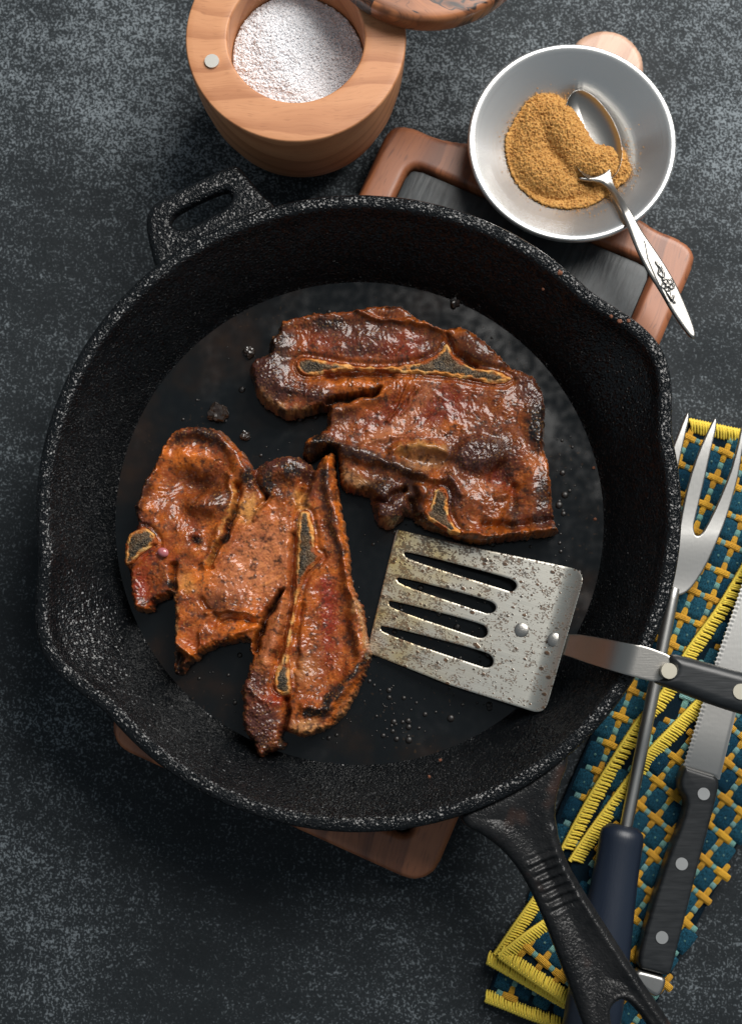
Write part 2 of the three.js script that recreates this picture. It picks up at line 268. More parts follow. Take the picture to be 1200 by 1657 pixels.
// ---------------------------------------------------------------- cast iron skillet
const PAN = { x: -0.0060, z: 0.0050, floor: 0.0225, rim: 0.0745 };
const pebble = (N, seed, tilt, dome) => { const r = mulberry(seed), C = []; for (let i = 0; i < N * N; i++) { const q = r() * 6.2832, m = tilt * Math.pow(r(), 0.6); C.push([r(), r(), Math.cos(q) * m, Math.sin(q) * m, 0.6 + 0.8 * r()]); }
  return (u, v) => { const x = u * N, y = v * N, xi = Math.floor(x), yi = Math.floor(y); let best = 1e9, h = 0; for (let j = -1; j < 2; j++) for (let i = -1; i < 2; i++) { const c = C[((yi + j + N) % N) * N + (xi + i + N) % N], dx = x - xi - i - c[0], dy = y - yi - j - c[1], d = (dx * dx + dy * dy) * c[4]; if (d < best) { best = d; h = c[2] * dx + c[3] * dy - dome * d; } } return h; }; };   // cast grain: small tilted domes, height in cells
const pebA = pebble(140, 41, 1.0, 0.22), pebB = pebble(250, 43, 0.5, 0.2);
const ironBump = valueMap(1024, 1024, (u, v) => 0.5 + 0.62 * pebA(u, v) + 0.14 * pebB(u, v) + 0.25 * pfbm(u * 20, v * 20, 3, 20));
const ironCol = colorMap(512, 512, (u, v) => { const a = pfbm(u * 10, v * 10, 5, 10), b = noise(u * 90, v * 90, 90, 90); return mix3([0.0022, 0.0030, 0.0038], [0.0060, 0.0070, 0.0080], clamp(0.4 + a + 0.25 * b)); });
const iron = phys({ map: ironCol, bumpMap: ironBump, bumpScale: 0.00100, roughness: 0.17, specularIntensity: 0.68 });
const ironPlain = phys({ map: colorMap(512, 512, (u, v) => { const a = pfbm(u * 8, v * 8, 5, 8), b = noise(u * 60, v * 60, 60, 60), r = smooth(0.16, 0.4, pfbm(u * 5 + 0.3, v * 5, 4, 5)); return mix3(mix3([0.0050, 0.0055, 0.0062], [0.017, 0.017, 0.0175], clamp(0.4 + a + 0.25 * b)), [0.040, 0.022, 0.017], r * 0.8); }), bumpMap: ironBump, bumpScale: 0.00030, roughness: 0.33, specularIntensity: 0.55 });
{
  const g = thing('skillet', 'black cast iron skillet holding two browned chops', 'skillet');
  const prof = fillet([[0.0005, 0.0181], [0.117, 0.0181], [0.1235, 0.0196], [0.1285, 0.0240], [0.1400, 0.0500], [0.1485, 0.0676], [0.1525, 0.0690], [0.1560, 0.0697], [0.1574, 0.0712], [0.1576, 0.0728], [0.1566, 0.0743], [0.1545, 0.0748], [0.1522, 0.0746], [0.1508, 0.0738], [0.1500, 0.0722], [0.1440, 0.0560], [0.1375, 0.0390], [0.1342, 0.0310], [0.1315, 0.0262], [0.1288, 0.0236], [0.1250, 0.0226], [0.0005, 0.0225]], 0.0035);
  const spout = (a) => { let s = 0; for (const [th, amp] of [[-27.5, 0.0130], [180 - 25, 0.0120]]) { let d = a * 180 / Math.PI - th; d -= 360 * Math.round(d / 360); const t = 1 - (Math.sqrt(d * d + 5) - 1.5) / 14.5; if (t > 0) s += amp * t * t * (3 - 2 * t) * 0.55 + amp * 0.45 * Math.max(0, t); } return s; };
  const swell = (a, r, y) => { const w = smooth(0.036, 0.070, y) * (r > 0.12 ? 1 : 0), s = spout(a) * w; return [r + s, y - 0.28 * s * smooth(0.05, 0.07, y) + (r > 0.14 ? 0.0003 * noise(a * 12, y * 40) : 0)]; };
  part('body', revolve(PAN.x, PAN.z, prof, 420, { swell, turns: 6 }), iron, g);
  // long handle
  const hL = [[741, 1314], [752, 1338], [776, 1348], [812, 1374], [842, 1410], [864, 1452], [882, 1494], [902, 1548], [924, 1606], [950, 1680], [972, 1745], [996, 1790], [1040, 1818], [1095, 1812], [1128, 1785], [1130, 1745], [1110, 1700], [1080, 1650], [1046, 1600], [1010, 1545], [975, 1490], [941, 1436], [917, 1392], [904, 1352], [898, 1312], [905, 1272], [922, 1232], [912, 1214], [880, 1241], [840, 1269], [790, 1295]];
  const hole = spline([[1000, 1617], [1016, 1622], [1040, 1650], [1070, 1700], [1088, 1745], [1078, 1772], [1050, 1776], [1024, 1752], [1002, 1706], [988, 1660], [986, 1632]], 5);
  const ax = [870, 1410], dir = norm2([1050 - 870, 1720 - 1410]), nrm = [-dir[1], dir[0]];
  const hTop = (x, y, d) => {
    const s = (x - ax[0]) * dir[0] + (y - ax[1]) * dir[1], t = (x - ax[0]) * nrm[0] + (y - ax[1]) * nrm[1];
    let h = 0.0712 + 0.006 * smooth(0, 380, s) - 0.002 * smooth(-100, -20, s) * (1 - smooth(-20, 120, s));
    h += -0.0048 * (1 - bulge(d, 15));
    const dOut = polyDist(x, y, [[904, 1352], [917, 1392], [941, 1436], [975, 1490], [1010, 1545], [1046, 1600], [1080, 1650], [1110, 1700]]);
    h += 0.0016 * Math.exp(-(((dOut - 12) / 8) ** 2)) - 0.0016 * smooth(18, 45, d);
    if (d > 4) h += 0.00075 * smooth(8, 22, d) * smooth(-30, -14, s) * (1 - smooth(68, 84, s)) * Math.cos((s + t * 0.12) / 15.5 * 6.283);
    const dh = polyDist(x, y, [...hole, hole[0]]); h += 0.0012 * Math.exp(-(((dh - 6) / 5) ** 2)) * (d < 40 ? 1 : 0);
    return h + 0.0002 * fbm(x / 9, y / 9, 3);
  };
  part('handle', slab({ loops: [chaikin(hL, 2), hole], cell: 2.2, map: flatAt(0.070), top: hTop, bottom: (x, y, d) => hTop(x, y, 0) - 0.0005 - 0.0065 * bulge(d, 26), uv: 0.16 }), ironPlain, g);
  // helper handle
  const K = crop(0, 240, 2.4);
  const ho = chaikin(K([[600, 455], [590, 415], [574, 350], [565, 285], [578, 235], [620, 196], [700, 160], [800, 110], [888, 68], [922, 66], [946, 90], [982, 135], [1020, 182], [1062, 210], [1068, 250], [960, 290], [860, 340], [760, 405], [680, 465], [640, 500]]), 2);
  const hh = spline(K([[668, 296], [684, 262], [750, 222], [838, 182], [882, 170], [896, 190], [880, 222], [836, 250], [770, 288], [704, 311]]), 4);
  const aTop = (x, y, d) => 0.0690 - 0.004 * (1 - bulge(d, 12)) + 0.0004 * fbm(x / 5, y / 5, 2);
  part('helper_handle', slab({ loops: [ho, hh], cell: 2, map: flatAt(0.067), top: aTop, bottom: (x, y, d) => 0.0645 - 0.005 * bulge(d, 14), uv: 0.16 }), phys({ map: ironCol, bumpMap: ironBump, bumpScale: 0.0008, roughness: 0.26, specularIntensity: 0.6 }), g);
}
// cooking juices spread over the skillet floor
{
  const lp = []; for (let k = 0; k < 180; k++) { const a = k / 180 * Math.PI * 2; lp.push([Math.cos(a) * (0.1300 + 0.0003 * noise(a * 3, 2)), Math.sin(a) * (0.1300 + 0.0003 * noise(a * 3, 7))]); }
  const col = colorMap(1024, 1024, (u, v) => { const a = fbm(u * 7 + 1, v * 7, 5), b = smooth(0.0, 0.5, fbm(u * 5.3 + 9, v * 5.3 + 3, 5) + 0.3 * smooth(0.55, 0.1, u) * smooth(0.7, 0.2, v)) * (0.5 + 0.8 * Math.max(0, fbm(u * 28, v * 28, 3) + 0.3)), s = smooth(0.5, 0.75, noise(u * 130, v * 130)) * smooth(-0.1, 0.3, a); return mix3(mix3([0.0035, 0.0045, 0.0052], [0.030, 0.0140, 0.006], b * 0.42), [0.055, 0.030, 0.014], s * 0.4); });
  const bump = valueMap(1024, 1024, (u, v) => 0.5 + 0.4 * fbm(u * 9, v * 9, 3) + 0.10 * smooth(0.1, 0.5, fbm(u * 5 + 7, v * 5 + 1, 2) + 0.25 * (u + v - 1)) * fbm(u * 70, v * 70, 2));
  const jr = valueMap(512, 512, (u, v) => clamp(0.16 + 0.16 * smooth(0.0, 0.5, fbm(u * 8 + 2, v * 8, 5)) + 0.06 * noise(u * 60, v * 60), 0.08, 0.4));
  const g = slab({ loops: [lp], cell: 0.0012, map: (x, y) => [PAN.x + x, PAN.z + y], top: () => 0.0234, bottom: () => 0.02255, uv: 0.256 });
  const p = g.attributes.position, uv = g.attributes.uv; for (let i = 0; i < p.count; i++) uv.setXY(i, (p.getX(i) - PAN.x) / 0.256 + 0.5, (p.getZ(i) - PAN.z) / 0.256 + 0.5);
  tag(part('pan_juices', g, phys({ map: col, bumpMap: bump, bumpScale: 0.0006, roughnessMap: jr, roughness: 1, specularIntensity: 0.8 }), scene), 'thin dark oily juices covering the skillet floor', 'juices', null, 'stuff');
}

// ---------------------------------------------------------------- pork chops
const meatBump = valueMap(1024, 1024, (u, v) => { const a = noise(u * 120, v * 120, 120, 120), b = noise(u * 250 + 3, v * 250, 250, 250), c = pfbm(u * 30, v * 30, 3, 30); return 0.5 + 0.22 * a + 0.18 * b + 0.3 * c; });
const meatGloss = valueMap(1024, 1024, (u, v) => clamp(0.42 + 0.5 * pfbm(u * 26, v * 26, 4, 26), 0.25, 0.7));
const meatMat = phys({ vertexColors: true, bumpMap: meatBump, bumpScale: 0.00012, roughnessMap: meatGloss, roughness: 1, clearcoat: 0.5, clearcoatRoughness: 0.04, specularIntensity: 0.5 });
const boneMat = phys({ vertexColors: true, bumpMap: meatBump, bumpScale: 0.0003, roughness: 0.6, specularIntensity: 0.45 });
const PX = 0.000317;                                             // metres per photo pixel at the height of the meat
const TONE = { brown: [0.250, 0.055, 0.009], orange: [0.58, 0.140, 0.014], red: [0.230, 0.024, 0.007], pink: [0.50, 0.165, 0.062], fat: [0.70, 0.34, 0.085], dark: [0.060, 0.018, 0.008], char: [0.016, 0.0115, 0.010], plum: [0.080, 0.024, 0.017], tan: [0.44, 0.200, 0.072] };
function blobD(x, y, [cx, cy, rx, ry, rot = 0]) { const c = Math.cos(rot), s = Math.sin(rot), dx = x - cx, dy = y - cy, u = (dx * c + dy * s) / rx, v = (-dx * s + dy * c) / ry; return u * u + v * v; }
/* relief: ['l', points, half width, height] is a ridge or a groove, ['b', [cx, cy, rx, ry, turn], height, power] a swelling or a hollow;
   paint:  ['l', points, half width, tone, strength] and ['b', [..], tone, strength] lay colour; both in pixels of the photograph */
function chop({ tint = 0.95, group, K, s, outline, thick, relief, paint, grain, bones, seed }) {
  const sc = (a) => [K([[a[0], a[1]]])[0], a[2] / s, a[3] / s, a[4] ?? 0];
  const R = relief.map((f) => f[0] === 'l' ? { l: K(f[1]), w: f[2] / s, a: f[3] } : (() => { const [c, rx, ry, t] = sc(f[1]); return { b: [c[0], c[1], rx, ry, t], a: f[2], p: f[3] ?? 1 }; })());
  const Q = paint.map((f) => f[0] === 'l' ? { l: K(f[1]), w: f[2] / s, c: TONE[f[3]], k: f[4] ?? 1, crust: f[3] === 'char' || f[3] === 'plum' } : (() => { const [c, rx, ry, t] = sc(f[1]); const z = ['char', 'plum', 'dark'].includes(f[2]) ? 1.35 : 1; return { b: [c[0], c[1], rx * z, ry * z, t], c: TONE[f[2]], k: f[3] ?? 1, crust: f[2] === 'char' || f[2] === 'plum' }; })());
  const bonesK = bones.map((b) => { const q = chaikin(K(b.o), 1); return [...q, q[0]]; });
  const base = 0.0236, loop = chaikin(K(outline), 2);
  const wob = (x, y) => 2.2 * noise(x / 9 + seed, y / 9) + 1.6 * noise(x / 4 + seed, y / 4) + 0.9 * noise(x / 2.2, y / 2.2 + seed);
  const height = (x, y) => {
    let h = 0; const wx = x + 5 * noise(x / 22 + seed, y / 22), wy = y + 5 * noise(x / 22, y / 22 + 40 + seed);
    for (const f of R) { if (f.l) { const d = polyDist(wx, wy, f.l) / f.w; if (d < 2.6) h += 1.3 * f.a * Math.exp(-d * d); } else { const d = blobD(wx, wy, f.b); if (d < 6) h += 1.3 * f.a * Math.exp(-Math.pow(d, f.p)); } }
    for (const b of bonesK) { const d = polyDist(x, y, b); if (d < 12) h -= 0.0016 * Math.exp(-(((d - 3) / 4) ** 2)) ; }
    return h;
  };
  const crust = (x, y) => { let t = 0; for (const f of Q) if (f.crust) { const q = f.l ? (polyDist(x, y, f.l) / f.w) ** 2 : blobD(x, y, f.b); if (q < 4) t = Math.max(t, Math.exp(-q) * f.k); } return t; };
  const fibre = (x, y) => { const a = grain(x, y), c = Math.cos(a), q = Math.sin(a); const u = x * c + y * q, v = -x * q + y * c; return noise(u / 34 + seed, v / 4.2) + 0.6 * noise(u / 16, v / 2.3 + seed); };
  const top = (x, y, d) => {
    const e = bulge(d, 11 + 5 * noise(x / 18 + seed, y / 18)), crisp = smooth(0.12, 0.42, fbm(x / 38 + seed * 2, y / 38, 3) * 0.9 + 0.75 * crust(x, y));
    const rough = 0.0008 * fbm(x / 16 + seed, y / 16, 2) + crisp * (0.0009 * (0.6 - Math.abs(noise(x / 6.5, y / 6.5 + seed))) + 0.00055 * noise(x / 3.1 + seed, y / 3.1)) + 0.00010 * noise(x / 2.4 + seed, y / 2.4) + 0.00024 * (0.5 - Math.abs(noise(x / 5.2 + 60, y / 5.2 + seed))) + 0.0006 * smooth(0.35, 0.75, noise(x / 3.6 + 20, y / 3.6 + seed)) * (0.35 + crisp);
    return base + 0.0035 + (thick - 0.0035) * (0.25 * clamp(d / 3) + 0.75 * e) + e * (height(x, y) + 0.00022 * fibre(x, y)) + 0.7 * e * rough + 0.0016 * fbm(x / 40 + seed, y / 40, 2) * e;
  };
  const shade = (x, y, d, isTop, h) => {
    const n1 = fbm(x / 26 + seed, y / 26, 4), n2 = noise(x / 3.2, y / 3.2 + seed), n3 = fbm(x / 7 + 30 + seed, y / 7, 3), fb = fibre(x, y);
    let c = mix3(TONE.brown, TONE.orange, clamp(0.30 + 1.3 * n1 + 0.7 * n3));
    c = mix3(c, TONE.red, clamp(0.08 + 1.0 * fbm(x / 33 + 9, y / 33 + seed, 3) + 0.25 * fb));
    const wx = x + 7 * noise(x / 11 + seed, y / 11), wy = y + 7 * noise(x / 11, y / 11 + 60 + seed);
    for (const f of Q) { let t; if (f.l) { const q = polyDist(wx, wy, f.l) / f.w; t = q < 2.2 ? Math.exp(-q * q) : 0; } else { const q = blobD(wx, wy, f.b); t = q < 4 ? Math.exp(-Math.pow(q, 1.4)) : 0; } if (t > 0.01) c = mix3(c, f.c, clamp(f.k * (1.35 * t + 0.55 * n2 * t * (1 - t) * 2 + 0.7 * n3 * t))); }
    c = mix3(c, TONE.dark, clamp(smooth(0.0, 0.6, n2 * 0.22 + n3 * 1.2 + 0.9 * fbm(x / 20 + 50, y / 20 + seed, 2)) * 0.9));
    c = mix3(c, TONE.char, clamp(0.9 * smooth(20, 3, d) * smooth(0.08, 0.34, fbm(x / 15 + 70, y / 15 + seed, 3))));   // charred bits along the rim
    { const q = smooth(-0.1, 0.25, fbm(x / 50 + 90, y / 50 + seed, 2)); const k = 1 + q * 0.42 * fb; c = [c[0] * k, c[1] * k * (1 + 0.12 * q * fb), c[2] * k]; }   // muscle strands
    if (noise(x / 2.2 + 35, y / 2.2 + seed) > 0.52) c = mix3(c, TONE.fat, 0.3);            // sparkle painted in as pale golden dots of the fat tone
    if (noise(x / 1.9 + 5, y / 1.9 + seed) > 0.62) c = mix3(c, TONE.char, 0.6);          // pepper
    if (d < 7 && thick > 0) c = mix3(c, TONE.tan, 0.5 * smooth(6, 1, d) * clamp(0.4 + n1 * 2));   // uncut rind of fat round the rim
    const v = tint * (1 + 0.18 * n2); return [c[0] * v, c[1] * v, c[2] * v];
  };
  const geo = slab({ loops: [loop], wobble: wob, cell: 1.5, map: flatAt(base + thick), top, bottom: (x, y, d) => base + 0.0030 * (1 - bulge(d, 9)), color: shade, uv: 0.12 });
  part('meat', geo, meatMat, group);
  bones.forEach((b, bi) => {
    const lp = chaikin(K(b.o), 2), w = b.rim ?? 5;
    const bt = (x, y, d) => top(x, y, 40) - 0.0006 + 0.0023 * bulge(d, 4.5) - 0.0010 * smooth(w * 1.0, w * 1.8, d) + 0.00022 * noise(x / 1.6, y / 1.6) * smooth(w * 0.7, w * 1.4, d);
    const bc = (x, y, d) => { const n = noise(x / 1.25 + seed, y / 1.25), n3 = fbm(x / 9, y / 9 + seed, 3), far = fbm(x / 26 + 8, y / 26 + seed, 2); const m = smooth(w * 1.1, w * 2.1, d + 4.0 * n3); let c = mix3([0.52, 0.20, 0.040], [0.76, 0.48, 0.18], clamp(0.45 + n3 * 1.4 + far)); c = mix3(c, TONE.brown, clamp(0.36 + 4.0 * far + 0.64 * smooth(3.2, 0.3, d))); const core = mix3([0.022, 0.016, 0.011], [0.085, 0.045, 0.020], clamp(0.35 + 2.2 * far + 0.8 * n3)); c = mix3(c, n > 0.36 ? mix3(core, [0.34, 0.26, 0.15], 0.5) : core, m); return c; };
    tag(part('bone', slab({ loops: [lp], wobble: (x, y) => -1.2 + 1.8 * noise(x / 11, y / 11), cell: 0.9, map: flatAt(base + thick), top: bt, bottom: (x, y) => top(x, y, 40) - 0.004, color: bc, uv: 0.12 }), boneMat, group), b.label);
  });
}
{
  const K = crop(180, 660, 2.727);
  const g = thing('pork_chop', 'orange-brown chop with a long lengthwise bone, left of the spatula', 'pork chop', 'chops browning in the skillet');
  chop({ group: g, K, s: 2.727, seed: 3.7, thick: 0.0165, grain: (x, y) => -0.45 + 0.3 * noise(x / 60, y / 60),
    outline: [[290, 82], [370, 72], [450, 82], [512, 108], [545, 155], [582, 185], [612, 235], [620, 268], [660, 240], [720, 213], [790, 200], [850, 213], [884, 248], [894, 268], [918, 214], [975, 182], [992, 205], [990, 260], [1002, 340], [1017, 450], [1042, 560], [1057, 680], [1062, 760], [1086, 830], [1115, 870], [1127, 960], [1137, 1030], [1150, 1090], [1136, 1150], [1106, 1220], [1062, 1310], [1012, 1382], [930, 1432], [850, 1458], [790, 1440], [757, 1420], [742, 1460], [772, 1484], [758, 1512], [702, 1520], [665, 1548], [638, 1532], [628, 1490], [588, 1440], [568, 1390], [576, 1310], [562, 1230], [590, 1200], [600, 1140], [622, 1095], [598, 1074], [610, 1045], [600, 1030], [560, 1030], [500, 1040], [440, 1060], [400, 1085], [375, 1110], [340, 1130], [310, 1170], [285, 1180], [260, 1165], [270, 1100], [272, 1000], [272, 900], [266, 808], [230, 845], [182, 850], [178, 888], [140, 896], [90, 890], [80, 820], [75, 740], [70, 702], [50, 697], [60, 640], [68, 555], [100, 530], [115, 500], [95, 462], [90, 430], [107, 412], [118, 380], [130, 340], [165, 280], [190, 240], [215, 180], [245, 128]],
    relief: [['l', [[245, 150], [190, 260], [150, 360], [130, 430]], 24, 0.0030], ['l', [[270, 115], [380, 100], [470, 125], [540, 200], [585, 290]], 30, 0.0034], ['b', [375, 325, 90, 55, 0.1], -0.0065], ['b', [300, 380, 90, 90], -0.0025], ['b', [350, 225, 90, 40], 0.002],
      ['b', [425, 420, 95, 62, 0.1], 0.0048, 1.8], ['l', [[560, 330], [548, 440], [512, 540], [470, 615], [435, 695]], 11, -0.0042], ['l', [[525, 300], [535, 400], [485, 530], [445, 610], [415, 690]], 16, 0.0016], ['l', [[570, 500], [520, 590], [455, 690]], 12, 0.0016],
      ['b', [690, 290, 42, 60], 0.0030], ['b', [790, 265, 85, 55], 0.0042, 1.5], ['l', [[894, 262], [868, 330], [835, 420]], 15, -0.0038], ['l', [[955, 205], [950, 300], [970, 420], [1005, 560], [1025, 660]], 30, 0.0030], ['l', [[640, 270], [650, 330], [680, 400]], 11, -0.0028], ['l', [[710, 385], [670, 440], [632, 490]], 8, 0.0018], ['l', [[685, 390], [650, 440]], 7, -0.0018],
      ['l', [[750, 805], [700, 890], [660, 980], [628, 1065]], 12, -0.0085, 1], ['l', [[770, 870], [725, 1000], [680, 1130]], 32, 0.0022], ['l', [[800, 560], [796, 760], [770, 960], [730, 1110]], 14, -0.0032], ['l', [[840, 880], [812, 1010], [812, 1150]], 13, -0.0022],
      ['b', [945, 960, 90, 260, 0.05], -0.0022], ['l', [[1035, 700], [1070, 850], [1090, 1000], [1100, 1100], [1040, 1230], [950, 1325], [850, 1320]], 30, 0.0034], ['b', [660, 1330, 80, 110], 0.0018], ['l', [[778, 1285], [772, 1350], [760, 1430]], 12, -0.006], ['l', [[590, 1210], [680, 1300], [770, 1300]], 18, 0.0014],
      ['l', [[268, 690], [272, 800]], 12, -0.004], ['b', [140, 780, 60, 70], -0.002], ['l', [[420, 905], [520, 880], [640, 915]], 15, 0.0020], ['l', [[480, 950], [580, 930], [650, 960]], 12, -0.0018], ['l', [[530, 1000], [620, 975], [660, 950]], 14, 0.0020], ['l', [[400, 850], [460, 920], [440, 960]], 16, -0.0016], ['l', [[282, 1032], [330, 1060], [370, 1108]], 13, 0.0030], ['l', [[400, 985], [385, 1050], [375, 1090]], 8, 0.002], ['l', [[300, 1100], [290, 1160]], 20, -0.005],
      ['b', [330, 640, 60, 60], 0.0018], ['b', [370, 585, 22, 20], -0.003], ['b', [650, 690, 120, 150], -0.0016]],
    paint: [['b', [650, 680, 130, 170], 'pink', 0.75], ['b', [720, 560, 90, 90], 'pink', 0.5], ['b', [560, 730, 140, 70, -0.5], 'pink', 0.5], ['b', [375, 325, 85, 55], 'dark', 0.7], ['b', [300, 390, 80, 80], 'brown', 0.8], ['b', [340, 230, 100, 45], 'orange', 0.7], ['l', [[245, 150], [190, 260]], 16, 'orange', 0.8], ['l', [[300, 130], [420, 140], [500, 170]], 26, 'dark', 0.85], ['b', [430, 110, 60, 26, 0.15], 'char', 0.7], ['l', [[160, 330], [130, 420]], 30, 'dark', 0.7], ['b', [430, 440, 90, 55], 'brown', 0.8], ['b', [480, 400, 36, 40], 'dark', 0.8], ['l', [[535, 340], [538, 430], [490, 530], [430, 690]], 7, 'fat', 0.35], ['l', [[540, 460], [500, 600]], 8, 'char', 0.8],
      ['b', [605, 440, 50, 60, 0.5], 'fat', 0.5], ['b', [605, 310, 30, 34], 'char', 0.85], ['b', [690, 330, 26, 52], 'char', 0.9], ['b', [795, 265, 56, 34, 0.3], 'char', 0.95], ['l', [[660, 260], [790, 225], [880, 260], [870, 300]], 26, 'plum', 0.8], ['l', [[740, 330], [740, 380], [800, 380]], 24, 'dark', 0.6], ['b', [840, 410, 30, 40], 'fat', 0.55], ['b', [880, 350, 22, 40], 'char', 0.5], ['l', [[935, 290], [940, 400], [985, 560], [1010, 640]], 26, 'dark', 0.75], ['b', [955, 225, 34, 36], 'orange', 0.8], ['b', [940, 290, 20, 30], 'char', 0.7],
      ['l', [[1000, 420], [1045, 640], [1060, 760]], 16, 'orange', 0.6], ['l', [[950, 780], [960, 950], [940, 1100]], 40, 'red', 0.85], ['b', [890, 1100, 60, 110], 'brown', 0.8], ['b', [840, 1150, 60, 70], 'tan', 0.35], ['l', [[1075, 860], [1110, 960], [1120, 1040]], 14, 'tan', 0.8], ['l', [[870, 1345], [930, 1345], [975, 1265], [1010, 1240]], 24, 'char', 1], ['l', [[1040, 1200], [1110, 1130], [1140, 1085]], 20, 'char', 0.8], ['l', [[1050, 960], [1060, 1050]], 10, 'char', 0.6], ['b', [870, 1410, 80, 30], 'tan', 0.85], ['l', [[1010, 1370], [1080, 1260]], 18, 'tan', 0.6], ['b', [655, 1390, 80, 90], 'plum', 0.9], ['b', [625, 1210, 50, 60], 'plum', 0.75], ['b', [720, 1290, 60, 26], 'red', 0.6], ['b', [650, 1480, 40, 30], 'char', 0.6], ['b', [750, 1490, 24, 20], 'char', 0.9], ['l', [[770, 860], [720, 1010], [670, 1130]], 30, 'pink', 0.55], ['l', [[740, 830], [690, 920], [640, 1050]], 12, 'dark', 0.8],
      ['b', [340, 770, 50, 45], 'fat', 0.35], ['b', [400, 740, 60, 50], 'orange', 0.7], ['b', [480, 870, 70, 40], 'dark', 0.55], ['l', [[500, 985], [620, 960]], 26, 'orange', 0.6], ['l', [[280, 1030], [370, 1108]], 9, 'orange', 1], ['l', [[300, 1080], [285, 1165]], 22, 'char', 0.9], ['l', [[276, 820], [278, 1000]], 12, 'tan', 0.7], ['b', [130, 790, 60, 80], 'red', 0.8], ['b', [200, 760, 50, 60], 'brown', 0.6], ['b', [258, 780, 20, 24], 'char', 0.9], ['b', [175, 640, 60, 50], 'red', 0.6], ['l', [[95, 430], [130, 500], [190, 560]], 22, 'plum', 0.7], ['b', [370, 585, 24, 20], 'char', 0.7]],
    bones: [{ label: 'long narrow bone running down the chop', o: [[820, 460], [850, 443], [877, 455], [888, 500], [902, 560], [898, 622], [938, 650], [918, 682], [872, 722], [847, 772], [831, 832], [815, 902], [800, 1000], [787, 1090], [791, 1160], [802, 1230], [791, 1268], [755, 1274], [708, 1247], [713, 1190], [738, 1120], [758, 1060], [774, 980], [788, 900], [798, 840], [804, 760], [808, 680], [814, 560]], rim: 4 },
      { label: 'yellowish bone end at the chop edge', o: [[66, 553], [115, 533], [142, 518], [186, 543], [217, 600], [182, 616], [140, 642], [100, 692], [52, 702], [55, 650]], rim: 4 }] });
}
